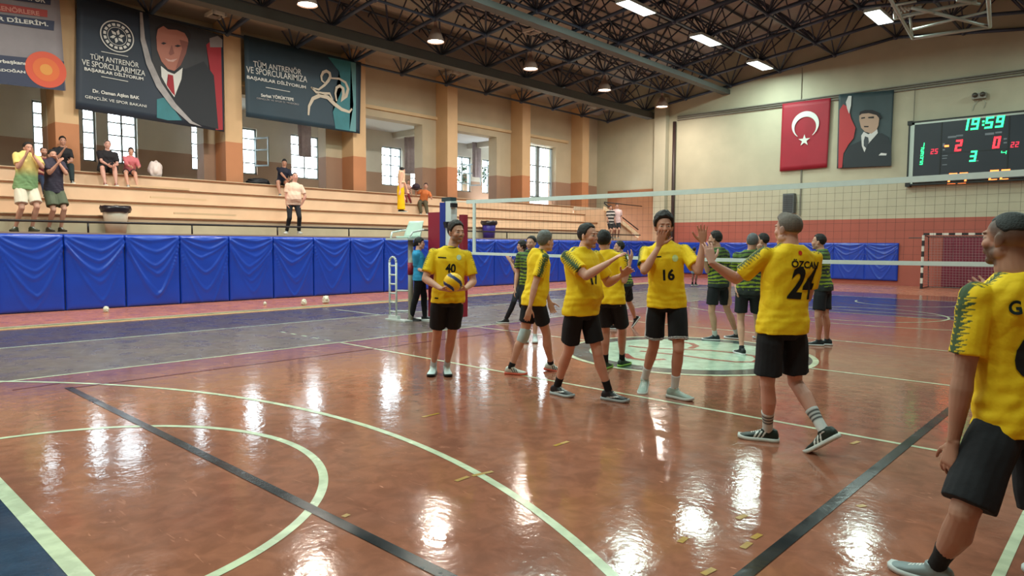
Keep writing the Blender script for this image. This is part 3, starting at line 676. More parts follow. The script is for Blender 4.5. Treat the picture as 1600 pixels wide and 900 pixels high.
# curtains bundled between the gallery windows
for i, (y, z0, z1) in enumerate([(5.95, 5.0, 6.9), (10.95, 4.75, 6.9), (15.3, 4.9, 6.9), (1.75, 4.9, 6.9)]):
    if i == 0: y = 5.45
    if i == 1: y = 10.72
    if i == 2: y = 14.95
    m = MB(); v = []; n = 40; f = []
    for z in (z0, (z0+z1)/2, z1):
        for k in range(n):
            t = 2*PI*k/n; r = 1+.22*math.sin(7*t); v.append((-19.85+.08*r*math.cos(t), y+(.24 if z < z1 else .26)*r*math.sin(t), z))
    for j in range(2):
        for k in range(n): f.append((j*n+k, j*n+(k+1) % n, (j+1)*n+(k+1) % n, (j+1)*n+k))
    f.append(tuple(range(n))[::-1]); f.append(tuple(range(2*n, 3*n)))
    tag(m.add(v, f).build('curtain', mat('curtain_mauve', (168, 156, 162), .8, 0, .1, 8), None, True), ['grey bunched curtain hanging behind the teal banner', 'long grey bunched curtain beside the standing woman', 'grey bunched curtain between the two open gallery windows', 'grey bunched curtain hidden behind the column left of the teal banner'][i], 'curtain')
# ================================================================== BACK WALL THINGS
NY = (0, -1, 0)
def bpoly(pts, m, par, name, off, y=YB-.10): return poly_on(name, [unp(px, py, 1, y) for px, py in pts], m, par, NY, off)
fl = banner('flag', [(-7.29, YB-.10, 7.85), (-5.24, YB-.10, 7.83), (-5.30, YB-.10, 4.92), (-7.32, YB-.10, 4.88)], mat('flag_red', (150, 18, 40), .6, 0, .06, 2), 'large red Turkish flag with white crescent and star on the back wall', NY, 'flag')
c = unp(1258.5, 195, 1, YB-.1); v = []; n = 60
R1, R2, sh = .575, .46, .15
dirv = np.array([.30, -.95]); 
# crescent opening toward the star
out = []; inn = []
for i in range(n+1):
    t = -2.55+5.1*i/n; out.append((c[0]+R1*math.cos(t+PI/2+.0), c[2]+R1*math.sin(t+PI/2)))
for i in range(n+1):
    t = -2.42+4.84*i/n; inn.append((c[0]+.0+R2*math.cos(t+PI/2), c[2]-.12+R2*math.sin(t+PI/2)))
pts = out+inn[::-1]
V = [(p[0], YB-.1-.026, p[1]) for p in out]+[(p[0], YB-.1-.026, p[1]) for p in inn]
mesh_obj('crescent', V, [(i, i+1, n+2+i, n+1+i) for i in range(n)], mat('flag_white', (214, 220, 214), .6), fl)
c = unp(1257, 219.5, 1, YB-.1); P = []
for i in range(10):
    r = .26 if i % 2 == 0 else .1; t = PI/2+i*PI/5; P.append((c[0]+r*math.cos(t), c[1], c[2]+r*math.sin(t)))
mesh_obj('star', [(c[0], c[1]-.03, c[2])]+[(p[0], p[1]-.03, p[2]) for p in P], [(0, i+1, (i+1) % 10+1) for i in range(10)], _mc['flag_white'], fl)
po = banner('poster', [(-4.93, YB-.10, 7.92), (-2.84, YB-.10, 7.80), (-2.86, YB-.10, 4.80), (-4.90, YB-.10, 4.84)], mat('poster_teal', (52, 68, 72), .55, 0, .12, 1.5), 'tall portrait poster of a dark-suited man with a red flag, on the back wall', NY, 'poster')
bpoly([(1312, 172), (1318, 163), (1326, 168), (1330, 185), (1337, 200), (1334, 216), (1326, 226), (1318, 240), (1316, 262), (1310, 263)], mat('poster_red', (176, 52, 56), .6), po, 'printed_flag', .026)
bpoly([(1322, 160), (1326, 150), (1331, 150), (1330, 165), (1327, 178), (1324, 170)], M_w, po, 'printed_flag', .03)
bpoly([(1318, 262), (1320, 244), (1328, 228), (1345, 220), (1352, 214), (1366, 212), (1378, 208), (1388, 214), (1393, 226), (1393, 259)], mat('poster_suit', (32, 40, 46), .6), po, 'portrait_suit', .03)
bpoly([(1346, 212), (1350, 206), (1357, 210), (1371, 202), (1372, 208), (1364, 217), (1356, 226), (1351, 238), (1347, 228)], M_w, po, 'portrait_shirt', .034)
bpoly([(1352, 213), (1357, 215), (1358, 222), (1354, 232), (1350, 228), (1350, 220)], mat('poster_tie', (60, 66, 72), .6), po, 'portrait_tie', .038)
bpoly([(1343, 188), (1343, 180), (1347, 176), (1360, 175), (1372, 178), (1374, 186), (1373, 196), (1370, 203), (1362, 209), (1352, 206), (1346, 200)], mat('poster_skin', (176, 146, 126), .6), po, 'portrait_face', .036)
bpoly([(1343, 181), (1344, 175), (1352, 172), (1364, 172), (1373, 176), (1378, 184), (1375, 186), (1370, 180), (1358, 177), (1347, 178)], M_hair_p, po, 'portrait_hair', .04)
for pts in ([(1346, 184), (1352, 183), (1352, 185), (1346, 186)], [(1357, 183), (1366, 182), (1366, 185), (1357, 185)], [(1350, 197), (1358, 197), (1357, 199), (1351, 199)]): bpoly(pts, M_hair_p, po, 'portrait_feature', .04)
bpoly([(1373, 243), (1377, 239), (1386, 240), (1385, 243)], M_w, po, 'portrait_handkerchief', .036)
# scoreboard
M_pan = mat('score_panel', (24, 32, 44), .35, 0, .05); M_alu = mat('score_frame', (176, 186, 178), .4, .4); M_sblack = mat('score_black', (16, 20, 22), .5)
sb = tag(empty('scoreboard', (0, YB-.2, 3.95)), 'large dark electronic scoreboard with green clock 19:59 and red set scores', 'scoreboard')
x0, x1, z0, z1 = -2.22, 2.7, 3.97, 6.46
def ch(o): o.matrix_parent_inverse = Matrix.Translation(-o.parent.location); return o
ch(MB().box(x0+.2, x1-.2, YB-.22, YB-.02, z0+.1, z1-.12).build('cabinet', M_pan, sb))
m = MB(); m.box(x0+.05, x1, YB-.24, YB, z1-.14, z1-.06); m.box(x0+.05, x0+.2, YB-.24, YB, z0+.05, z1-.06); m.box(x1-.2, x1-.05, YB-.24, YB, z0+.05, z1-.06)
ch(m.build('frame', M_alu, sb))
m = MB(); m.box(x0, x1, YB-.28, YB, z1-.06, z1-.01); m.box(x0, x0+.05, YB-.28, YB, z0, z1); m.box(x0, x1, YB-.28, YB, z0, z0+.06)
for xx in (x0-.04,):
    for zz in (z0-.04, z1-.14): m.box(xx, xx+.16, YB-.3, YB, zz, zz+.16)
for px in (1470, 1575.5): xx = unp(px, 230, 1, YB-.22)[0]; m.box(xx-.02, xx+.02, YB-.235, YB-.1, z0+.1, z1-.12)
m.box(unp(1470, 230, 1, YB-.22)[0], unp(1575, 230, 1, YB-.22)[0], YB-.228, YB-.1, 5.12, 5.14)
ch(m.build('outer_frame', M_sblack, sb))
SEG = {'0': 'abcdef', '1': 'bc', '2': 'abged', '3': 'abgcd', '4': 'fgbc', '5': 'afgcd', '6': 'afgcde', '7': 'abc', '8': 'abcdefg', '9': 'abfgcd', 'C': 'afed', 'D': 'bcdg'}
def digits(txt, px, py, hm, m, name, wm=None, sp=1.35, shear=.12, th=.16, yy=YB-.235):
    """seven segment digits; px, py = top-left pixel of the first"""
    P0 = unp(px, py, 1, yy); w = wm or hm*.5; mb = MB(); x = P0[0]
    for chx in txt:
        if chx == ':':
            for q in (.35, .65):
                cx, cz = x+.02*hm, P0[2]-hm*q; mb.box(cx+.03, cx+.03+th*hm, yy-.01, yy, cz-th*hm/2, cz+th*hm/2)
            x += w*.45; continue
        t = th*hm
        S = {'a': (0, w, 0, t), 'd': (0, w, hm-t, hm), 'g': (0, w, hm/2-t/2, hm/2+t/2), 'f': (0, t, 0, hm/2), 'b': (w-t, w, 0, hm/2), 'e': (0, t, hm/2, hm), 'c': (w-t, w, hm/2, hm)}
        for s in SEG[chx]:
            a, b, c_, d_ = S[s]; z_a, z_b = P0[2]-d_, P0[2]-c_
            sa, sb_ = shear*(hm-d_), shear*(hm-c_)
            mb.add([(x+a+sa, yy, z_a), (x+b+sa, yy, z_a), (x+b+sb_, yy, z_b), (x+a+sb_, yy, z_b), (x+a+sa, yy-.008, z_a), (x+b+sa, yy-.008, z_a), (x+b+sb_, yy-.008, z_b), (x+a+sb_, yy-.008, z_b)], [(0, 1, 2, 3), (4, 7, 6, 5), (0, 4, 5, 1), (1, 5, 6, 2), (2, 6, 7, 3), (3, 7, 4, 0)])
        x += w*sp
    ch(mb.build(name, m, sb))
M_lg = mat('led_green', (20, 60, 40), .5, emit=((.03, 1, .26), 4.5)); M_lr = mat('led_red', (80, 10, 10), .5, emit=((1, .02, .03), 6)); M_lr2 = mat('led_red_dim', (80, 10, 10), .5, emit=((1, .05, .1), 1.6)); M_lo = mat('led_orange', (90, 30, 10), .5, emit=((1, .2, .04), 6))
digits('19:59', 1501, 187, .42, M_lg, 'clock_digits', .24)
digits('2', 1492, 219, .42, M_lr, 'home_sets'); digits('0', 1551, 214, .42, M_lr, 'guest_sets'); digits('3', 1515, 236, .40, M_lg, 'set_number')
digits('25', 1454, 233, .20, M_lr2, 'small_score_left', .1); digits('22', 1579, 222, .20, M_lr2, 'small_score_right', .1)
digits('25', 1481, 271, .40, M_lo, 'points_left', .26, 1.3); digits('22', 1545, 266, .40, M_lo, 'points_right', .26, 1.3)
digits('4', 1564, 236, .12, M_lg, 'service_mark', .16)
for k, s_ in enumerate('12345'): digits(s_, 1439.5-.6*k, 223.5+7*k, .15, M_lg, 'column_digit', .1)
mm = mat('score_caption', (120, 128, 136), .6)
for (px, py, w_, h_) in ((1481, 213, .28, .07), (1494, 211, .22, .06), (1539, 208, .28, .08), (1555, 206, .2, .06), (1473, 224, .07, .12), (1473, 233, .07, .05), (1472, 243, .18, .03), (1472, 247, .16, .03), (1472, 257, .16, .03), (1514, 251, .3, .05), (1568, 216, .1, .05), (1568, 222, .1, .05)):
    q = unp(px, py, 1, YB-.235); ch(MB().box(q[0], q[0]+w_, YB-.228, YB-.2, q[2]-h_, q[2]).build('caption_bar', mm, sb))
q = unp(1476, 227, 1, YB-.235); ch(MB().box(q[0], q[0]+.14, YB-.24, YB-.2, q[2]-.07, q[2]).build('service_lamp', M_lo, sb))
# emergency light over the scoreboard
q = unp(1530, 150, 1, YB-.12); em = tag(empty('emergency_lamp', tuple(q)), 'small twin-head emergency light on the wall above the scoreboard', 'lamp')
MB().box(-.22, .22, -.1, .1, -.1, .1).build('lamp_box', mat('em_box', (150, 150, 140), .5), em); MB().ell((.12, -.12, .03), .09).ell((-.12, -.12, .03), .09).build('lamp_head', mat('em_dark', (66, 62, 54), .4), em)
MB().path([(0, .05, -.1), (-.15, .08, -.3), (-.2, .1, -.5)], .012).path([(.05, .05, -.1), (.2, .08, -.25), (.15, .1, -.45)], .012).build('cable', mat('cable_pale', (160, 164, 150), .6), em)
# rails, pipe, conduits on the back wall
o = tag(empty('wall_rail', (-6, YB, 7.8)), 'thin double metal rail running across the top of the back wall', 'rail')
for z in (7.74, 7.84, 7.92): ch(MB().box(-12.5, 10.9, YB-.08, YB, z-.02, z+.02).build('rail_bar', mat('rail_grey', (110, 104, 96), .5), o))
tag(MB().tube((-12.62, YB-.12, .2), (-12.62, YB-.12, 7.68), .085, 10).build('drain_pipe', mat('pipe_dark', (52, 34, 32), .5), None, True), 'tall dark brown pipe running up the back wall beside the pilaster', 'pipe')
for (px, za, zb, lab) in ((1251, 2.9, 4.9, 'thin grey conduit below the red flag on the back wall'), (1429, 6.45, 7.8, 'thin cable dropping to the left end of the scoreboard'), (1252, 7.95, 9.3, 'thin wire rising above the red flag to the roof frame')):
    xx = unp(px, 300 if px == 1251 else 150, 1, YB-.03)[0]
    tag(MB().tube((xx, YB-.03, za), (xx, YB-.03, zb), .014 if px != 1251 else .035, 6).build('conduit', mat('conduit_grey', (128, 124, 112), .6)), lab, 'conduit')
sp = tag(empty('wall_speaker', (-6.82, YB-.18, 3.45)), 'dark grey ribbed box loudspeaker on the back wall below the flag', 'speaker')
MB().box(-.24, .24, -.14, .14, -.44, .42).build('speaker_box', mat('spk_grey', (86, 92, 94), .5), sp); m = MB()
for k in range(9): m.box(-.2, .2, -.16, -.135, -.38+k*.085, -.34+k*.085)
m.build('grille', mat('spk_rib', (58, 62, 66), .5), sp)
# goal
gx0, gx1, gy = -1.26, 1.78, 20.1
GO = tag(empty('handball_goal', (0, gy, 0)), 'handball goal with black and white striped posts against the back wall', 'goal')
M_gw = mat('goal_white', (214, 210, 200), .5); M_gb = mat('goal_black', (28, 26, 30), .5)
def striped(a, b, nseg, name):
    a = np.array(a, float); b = np.array(b, float); r = .04; vs = MB(); m1 = MB(); mi = []
    for k in range(nseg):
        p = a+(b-a)*k/nseg; q = a+(b-a)*(k+1)/nseg; lo = np.minimum(p, q)-r*(np.abs(b-a) < 1e-6); hi = np.maximum(p, q)+r*(np.abs(b-a) < 1e-6)
        m1.box(lo[0], hi[0], lo[1], hi[1], lo[2], hi[2]); mi += [k % 2]*6
    o = m1.build(name, [M_gb, M_gw], GO); o.data.polygons.foreach_set('material_index', mi); return ch(o)
striped((gx0, gy, 0), (gx0, gy, 2.0), 10, 'post'); striped((gx1, gy, 0), (gx1, gy, 2.0), 10, 'post'); striped((gx0, gy, 2.04), (gx1, gy, 2.04), 15, 'crossbar')
M_gm = mat('goal_metal', (60, 50, 50), .5)
ch(MB().path([(gx0, gy, 2.0), (gx0, gy+.8, 1.95), (gx0, gy+1.1, .03), (gx1, gy+1.1, .03), (gx1, gy+.8, 1.95), (gx1, gy, 2.0)], .018, 6).path([(gx0, gy, .03), (gx0, gy+1.1, .03)], .018, 6).path([(gx0, gy+.8, 1.95), (gx1, gy+.8, 1.95)], .018, 6).path([(gx0-.5, gy+.05, 1.9), (gx0, gy+.05, 1.9)], .02, 6).build('back_frame', M_gm, GO))
m = MB()
for k in range(31): x = gx0+(gx1-gx0)*k/30; m.path([(x, gy+.02, 2.0), (x, gy+.8, 1.92), (x, gy+1.08, .03)], .0045, 4)
for k in range(20): z = .03+1.9*k/19; yy = gy+.8+(1-z/1.92)*.28; m.path([(gx0, gy+.05, z), (gx0, yy, z), (gx1, yy, z), (gx1, gy+.05, z)], .0045, 4)
ch(m.build('goal_net', mat('net_white', (168, 150, 150), .7), GO))
tag(MB().box(gx0+.35, gx1+.3, YB-.12, YB-.02, .05, 1.95).build('wall_pad', mat('crimson', (118, 26, 52), .55, 0, .1), None), 'dark crimson pad on the back wall behind the handball goal', 'wall pad')
# folded basketball frame under the roof
hf = tag(empty('basketball_hoop_frame', (0, 14, 8)), 'white tubular ceiling frame of a folded basketball backboard, top right', 'hoop frame')
M_hw = mat('hoop_white', (178, 184, 176), .4, .2)
def hp(px, py, z=8.0): return unp(px, py, 2, z)
A, B, C_, D = hp(1426, 60), hp(1547, 42), hp(1543, -22), hp(1385, -12)
m = MB(); m.path([A, B, C_], .05); m.path([A, D], .045); ch(m.build('backboard_frame', M_hw, hf, True))
m = MB(); m.path([hp(1426, 46, 8.25), hp(1547, 17, 8.25)], .04); m.path([hp(1399, 28, 8.5), hp(1526, 2, 8.5)], .055); m.path([hp(1399, 28, 8.5), hp(1399, 18, 8.5)], .06); m.path([hp(1496, 0, 8.5), hp(1530, 6, 8.5)], .05); m.path([hp(1399, 14, 8.5), hp(1425, 60, 8.0)], .03); m.path([hp(1422, 28, 8.4), hp(1426, 60, 8)], .03)
ch(m.build('folding_arm', M_hw, hf, True))
m = MB(); m.path([hp(1424, 12, 8.4), hp(1460, 20, 8.2), B], .05); ch(m.build('diagonal_brace', M_hw, hf, True))
m = MB()
for k in range(6): m.path([hp(1395+6*k, 8+1*k, 8.5), hp(1402+6*k, 22-2*k, 8.5)], .03)
m.path([hp(1392, 9, 8.5), hp(1432, 2, 8.5)], .035); m.path([hp(1399, 18, 8.5), hp(1440, 10, 8.5)], .035)
m.path([hp(1386, -10, 8.6), hp(1380, -40, 9.8)], .04); m.path([hp(1530, -10, 8.6), hp(1535, -50, 9.8)], .04)
ch(m.build('hinge_bracket', M_hw, hf, True))
# ================================================================== NET
NT = tag(empty('volleyball_net', (0, 0, 1.4)), 'white-taped volleyball net stretched across the court', 'net')
M_tape = mat('tape_white', (208, 222, 220), .6, 0, .04, 10); M_cord = mat('net_cord', (66, 60, 58), .8)
NX0, NX1 = -4.72, 5.2
def sag(x): t = (x+4.7)/9.6; return -.03*4*t*(1-t)
def tape(z0, z1, name, bow=1.0):
    v = []; f = []; n = 40
    for i in range(n+1):
        x = NX0+(NX1-NX0)*i/n; s = sag(x)*bow
        v += [(x, -.012, z0+s), (x, .012, z0+s), (x, .012, z1+s), (x, -.012, z1+s)]
    for i in range(n):
        for k in range(4): f.append((4*i+k, 4*i+(k+1) % 4, 4*i+4+(k+1) % 4, 4*i+4+k))
    f += [(3, 2, 1, 0), (4*n, 4*n+1, 4*n+2, 4*n+3)]
    return ch(mesh_obj(name, v, f, M_tape, NT))
tape(2.36, 2.43, 'top_tape'); tape(1.385, 1.435, 'bottom_tape', .8)
m = MB()
for k in range(100): x = -4.68+k*.1; m.tube((x, 0, 1.42+sag(x)), (x, 0, 2.37+sag(x)), .0012, 4)
for k in range(1, 10):
    z = 1.42+k*.0955
    for i in range(24): xa = NX0+(NX1-NX0)*i/24; xb = NX0+(NX1-NX0)*(i+1)/24; m.tube((xa, 0, z+sag(xa)), (xb, 0, z+sag(xb)), .0012, 4)
ch(m.build('netting', M_cord, NT))
ch(MB().box(-4.54, -4.48, -.016, .016, 1.40, 2.40).build('side_band', M_tape, NT))
ch(MB().path([(NX0, 0, 2.395), (-5.3, 0, 2.43)], .006).path([(NX0, 0, 1.41), (-5.3, 0, 1.38)], .006).build('tension_cord', M_tape, NT))
# posts
PO = tag(empty('net_post', (-5.3, 0, 0)), 'padded net post in blue and white with red pads, left end of the net', 'net post')
ch(MB().tube((-5.3, 0, 0), (-5.3, 0, 2.5), .05, 14).build('pole', mat('pole_white', (206, 212, 212), .35, .2), PO, True))
ch(MB().box(-5.38, -5.22, -.11, -.04, .1, 2.4).build('pad_blue', mat('pad_blue', (18, 48, 140), .45), PO)); 
ch(MB().box(-5.22, -5.06, -.1, .06, .15, 2.42).build('pad_white', mat('pad_white', (206, 216, 218), .5), PO))
ch(MB().box(-5.84, -5.36, -.02, .1, .1, 2.22).build('pad_red', mat('pad_red', (140, 26, 50), .5), PO)); ch(MB().box(-5.02, -4.9, .08, .2, .15, 2.16).build('pad_red', mat('pad_red', (140, 26, 50), .5), PO))
ch(MB().box(-5.24, -5.04, -.14, -.09, 1.96, 2.02).box(-5.2, -5.12, -.16, -.1, 1.9, 2.0).box(-5.06, -5.0, -.12, .02, 2.3, 2.38).build('winch', mat('winch', (44, 44, 50), .4, .5), PO)); ch(MB().box(-5.36, -5.1, -.08, .08, 2.42, 2.5).build('cap', mat('cap_dark', (40, 60, 66), .5), PO))
PO2 = tag(empty('net_post', (5.3, 0, 0)), 'padded net post at the right end of the net, hidden by the man in front', 'net post')
ch(MB().tube((5.3, 0, 0), (5.3, 0, 2.5), .05, 14).build('pole', _mc['pole_white'], PO2, True)); ch(MB().box(5.36, 5.5, -.1, .1, .1, 2.3).build('pad_blue', _mc['pad_blue'], PO2))
# ================================================================== REFEREE STAND
RS = tag(empty('referee_stand', (-6.2, -.3, 0)), 'white referee stand with ladder and plastic seat beside the net post', 'referee stand')
M_rw = mat('stand_white', (200, 208, 204), .4, .1); M_rb = mat('stand_beige', (170, 164, 146), .5)
def P_(px, py, y): return unp(px, py, 1, y)
xl, xr, yl = -6.60, -6.38, -.42
m = MB(); pts = [(xl, yl, 0), (xl, yl, 1.2)]+[(xl+.11-.11*math.cos(t), yl, 1.2+.11*math.sin(t)) for t in np.linspace(0, PI, 9)]+[(xr, yl, 1.2), (xr, yl, 0)]
m.path(pts, .022, 10)
for k in range(6): z = .18+k*.19; m.tube((xl, yl, z), (xr, yl, z), .018, 8)
ch(m.build('ladder', M_rw, RS, True))
ch(MB().tube((-6.12, -.25, 0), (-6.12, -.25, 1.66), .055, 12).build('column', M_rb, RS, True)); ch(MB().tube((-6.12, -.25, 0), (-6.12, -.25, .85), .05, 12).build('inner_tube', M_rw, RS, True))
ch(MB().tube((-6.12, -.25, .95), (-6.12, -.25, 1.2), .062, 12).build('collar', mat('collar_red', (150, 30, 40), .5), RS, True))
ch(MB().path([(xr, yl, .62), (-6.12, -.25, .62)], .018).path([(xr, yl, .2), (-6.12, -.25, .2)], .018).build('brace', M_rw, RS, True))
ch(MB().box(-6.66, -6.0, -.5, -.3, .0, .03).box(-6.3, -5.4, -.1, .2, 0, .03).box(-6.6, -6.3, -.46, -.38, .03, .1).build('base_plate', M_rw, RS))
ch(MB().box(-6.62, -5.9, -.5, .05, 1.66, 1.70).build('platform', M_rw, RS))
m = MB(); 
v = []; f = []; n = 9
for j in range(n):
    t = j/(n-1); z = 1.72+t*.34
    for i in range(n): s = (i/(n-1)-.5)*2; v.append((-6.28+s*(.27-.05*t), -.02+.12*t-.08*s*s, z))
for j in range(n-1):
    for i in range(n-1): f.append((j*n+i, j*n+i+1, (j+1)*n+i+1, (j+1)*n+i))
o = ch(mesh_obj('seat_back', v, f, mat('seat_mint', (190, 212, 200), .4), RS, True)); md = o.modifiers.new('s', 'SOLIDIFY'); md.thickness = .02
ch(MB().loft([((-6.28, -.2, 1.70), (1, 0, 0), (0, 1, 0), .2, .2), ((-6.28, -.2, 1.74), (1, 0, 0), (0, 1, 0), .22, .22)], 16, 3).build('seat', _mc['seat_mint'], RS, True))
for s in (-1, 1): ch(MB().path([(-6.28+s*.2, .06, 1.88), (-6.28+s*.32, -.1, 1.86), (-6.28+s*.34, -.34, 1.82), (-6.28+s*.3, -.4, 1.70)], .018).build('armrest', M_rw, RS, True))
# ================================================================== SMALL THINGS
def bucket(x, y, z, r0, r1, h, m, bag, label):
    t = tag(empty('bin', (x, y, z)), label, 'bin'); a = MB(); n = 24
    a.loft([((0, 0, 0), (1, 0, 0), (0, 1, 0), r0, r0), ((0, 0, h), (1, 0, 0), (0, 1, 0), r1, r1)], n)
    a.build('bucket', m, t, True); v = []; f = []; r_ = random.Random(3)
    for (zz, rr) in ((h-.14, r1+.02), (h-.06, r1+.05), (h+.02, r1+.03), (h+.0, r1-.03), (h-.1, r1-.04)):
        for i in range(n): q = rr+r_.uniform(-.012, .015); v.append((q*math.cos(2*PI*i/n), q*math.sin(2*PI*i/n), zz+r_.uniform(-.02, .02)))
    for j in range(4):
        for i in range(n): f.append((j*n+i, j*n+(i+1) % n, (j+1)*n+(i+1) % n, (j+1)*n+i))
    f.append(tuple(range(4*n, 5*n)))
    mesh_obj('bin_bag', v, f, bag, t, True)
M_bag = mat('bin_bag', (34, 26, 34), .3)
bucket(-13.95, -3.28, 1.8, .22, .30, .66, mat('bin_clear', (196, 176, 158), .4), M_bag, 'pale bin with a black bag standing on the walkway of the stand')
bucket(-13.95, 9.9, 1.8, .22, .28, .66, mat('bin_blue', (52, 40, 140), .4), M_bag, 'purple-blue bin with a black bag seen through the net')
def blob(name, c, r, m, label, cat, seed, parent=None, amp=.25):
    bm = bmesh.new(); bmesh.ops.create_icosphere(bm, subdivisions=4, radius=1)
    for v in bm.verts:
        n_ = noise.noise(v.co*1.9+Vector((seed, 0, 0)))*amp+noise.noise(v.co*4.5+Vector((seed, 5, 0)))*amp*.4
        p = v.co*(1+n_); p.z = max(p.z, -.75); v.co = Vector((p.x*r[0], p.y*r[1], (p.z+.75)*r[2]))
    me = bpy.data.meshes.new(name); bm.to_mesh(me); bm.free(); me.materials.append(m); me.polygons.foreach_set('use_smooth', [True]*len(me.polygons))
    o = bpy.data.objects.new(name, me); COL.objects.link(o); o.location = c; return tag(o, label, cat)
blob('plastic_bag', (-16.62, -1.35, 3.5), (.14, .19, .27), mat('bag_white', (226, 208, 204), .4), 'white and pink carrier bag beside the girl in pink on the stand', 'bag', 2)
q = blob('sports_bag', (-16.75, 1.9, 3.5), (.2, .38, .12), mat('bag_black', (30, 30, 36), .6), 'black sports bag lying on the top of the stand', 'bag', 6)
for (px, py, s, lab) in ((166, 488, .06, 'small crumpled pale paper on the border below the stand'), (475, 477, .07, 'crumpled white paper cup left on the floor strip'), (509, 474, .09, 'larger crumpled white cup right of the other one'), (414, 477, .04, 'tiny scrap of white litter by the wall pads')):
    p = unp(px, py, 2, 0); blob('paper_cup', (p[0], p[1], 0.03 if -10.28 < p[0] < -10 else .002), (s, s, s*1.3), mat('litter', (206, 204, 186), .6), lab, 'litter', px)
# ================================================================== PEOPLE
def N_(v): v = np.asarray(v, float); return v/max(1e-9, np.linalg.norm(v))
Z = np.array([0, 0, 1.0])
M_skin = mat_vc('skin', .55); M_cloth = mat_vc('cloth', .75, .004, 22); M_clothp = mat_vc('cloth_plain', .85, .004, 18); M_shoe = mat_vc('shoe_skin', .45); M_hair = mat_vc('hair', .6, .004, 120)
def remesh(mb, vox, sm=3, fac=.5):
    me = bpy.data.meshes.new('tmp'); me.from_pydata(mb.v, [], mb.f); me.update(); o = bpy.data.objects.new('tmp', me); COL.objects.link(o)
    r = o.modifiers.new('r', 'REMESH'); r.mode = 'VOXEL'; r.voxel_size = vox; r.adaptivity = 0
    if sm: s = o.modifiers.new('s', 'SMOOTH'); s.factor = fac; s.iterations = sm
    dg = bpy.context.evaluated_depsgraph_get(); m2 = bpy.data.meshes.new_from_object(o.evaluated_get(dg))
    bpy.data.objects.remove(o); bpy.data.meshes.remove(me); return m2
def getv(me): a = np.empty(len(me.vertices)*3, np.float32); me.vertices.foreach_get('co', a); return a.reshape(-1, 3).astype(float)
def setv(me, V): me.vertices.foreach_set('co', V.astype(np.float32).ravel()); me.update()
def setcol(me, C):
    at = me.color_attributes.new('Col', 'FLOAT_COLOR', 'POINT'); D = np.ones((len(C), 4), np.float32); D[:, :3] = np.clip(C, 0, 1); at.data.foreach_set('color', D.ravel())
def finish(me, name, C, m, parent):
    me.name = name; me.materials.clear(); me.materials.append(m); setcol(me, C); me.polygons.foreach_set('use_smooth', [True]*len(me.polygons))
    o = bpy.data.objects.new(name, me); COL.objects.link(o); o.parent = parent; o.matrix_parent_inverse = Matrix.Translation(-parent.location); return o
def L3(c): return np.array(s2l(c))
def vnoise(V, f, s=0.0):
    V = V*f+s; return (np.sin(V[:, 0]*1.7+np.sin(V[:, 1]*2.3+1))+np.sin(V[:, 1]*1.9+np.sin(V[:, 2]*2.1+2))+np.sin(V[:, 2]*2.2+np.sin(V[:, 0]*1.6+3)))/3
def sstep(a, b, x): t = np.clip((x-a)/(b-a), 0, 1); return t*t*(3-2*t)
def seg_t(V, A, B): d = B-A; return np.clip(((V-A)@d)/(d@d), 0, 1)
def limb(mb, A, B, prof, ref, n=14, shift=None):
    """prof: (t, ra, rb, s) along A->B; ref fixes the section; s pushes the section along ref"""
    d = N_(B-A); r = N_(ref-d*(ref@d)); u = np.cross(r, d); R = []
    for (t, ra, rb, s) in prof: R.append((A+(B-A)*t+r*s, u, r, ra, rb))
    mb.loft(R, n); return mb
def ik(A, B, l1, l2, hint, pref, wpref=30.):
    d = np.linalg.norm(B-A)
    if d > (l1+l2)*.999: s = d/(l1+l2)*1.002; l1 *= s; l2 *= s
    if d < abs(l1-l2)*1.02: d = abs(l1-l2)*1.02
    a = (l1*l1-l2*l2+d*d)/(2*d); r = math.sqrt(max(0, l1*l1-a*a)); e = N_(B-A); c = A+e*a
    u = N_(np.cross(e, (.31, .52, .8))); w = np.cross(e, u); best = None
    for i in range(72):
        t = 2*PI*i/72; q = c+r*(u*math.cos(t)+w*math.sin(t)); cost = -wpref*((q-c)@pref)/max(r, .02)*.3
        if hint is not None: cost += np.hypot(*(proj(q)-np.array(hint)))*(4.0/(FPX/ max(1, (q-CAM)@FW))*60)
        if best is None or cost < best[0]: best = (cost, q)
    return best[1]
def zplane(px, py, z): return unp(px, py, 2, z)
def make_hand(mb, wr, d, n, left, k, curl=.35, spread=.10, r=1.0, curls=None):
    d = N_(d); n = N_(n-d*(n@d)); th = -np.cross(d, n) if left else np.cross(d, n)
    R = []
    for (t, a, b) in ((-.02, .026, .021), (.01, .029, .019), (.035, .036, .017), (.06, .041, .015), (.085, .041, .0135), (.098, .037, .011)): R.append((wr+d*t*k, th, n, a*k, b*k))
    mb.loft(R, 14, 2.4)
    L = (.068, .078, .073, .058); rad = (.0092, .0095, .009, .008)
    for i, off in enumerate((.0315, .0105, -.0105, -.031)):
        c = curls[i] if curls else curl; ang = off/.031*spread; fd = N_(d*math.cos(ang)+th*math.sin(ang)); p = wr+d*.088*k+th*off*k; dirv = fd; l = L[i]*k
        for j, fr in enumerate((.45, .31, .24)):
            a = c*(.7+.3*j); dirv = N_(dirv*math.cos(a)+n*math.sin(a)) if j else N_(fd*math.cos(a*.6)+n*math.sin(a*.6)); q = p+dirv*l*fr; rr = rad[i]*k*r*(1-.08*j)
            mb.tube(p, q, rr, 8, rr*.94); mb.ell(q, rr*.96, None, 8, 6); p = q
    p = wr+d*.022*k+th*.026*k; dr = N_(d*.66+th*.78+n*.22)
    mb.ell(p, .016*k, None, 8, 6)
    for j, l in enumerate((.046, .033, .026)):
        q = p+dr*l*k; rr = (.0135, .011, .0095)[j]*k*r; mb.tube(p, q, rr, 8, rr*.88); mb.ell(q, rr*.9, None, 8, 6); p = q; dr = N_(dr*.9+d*.35+n*.12)
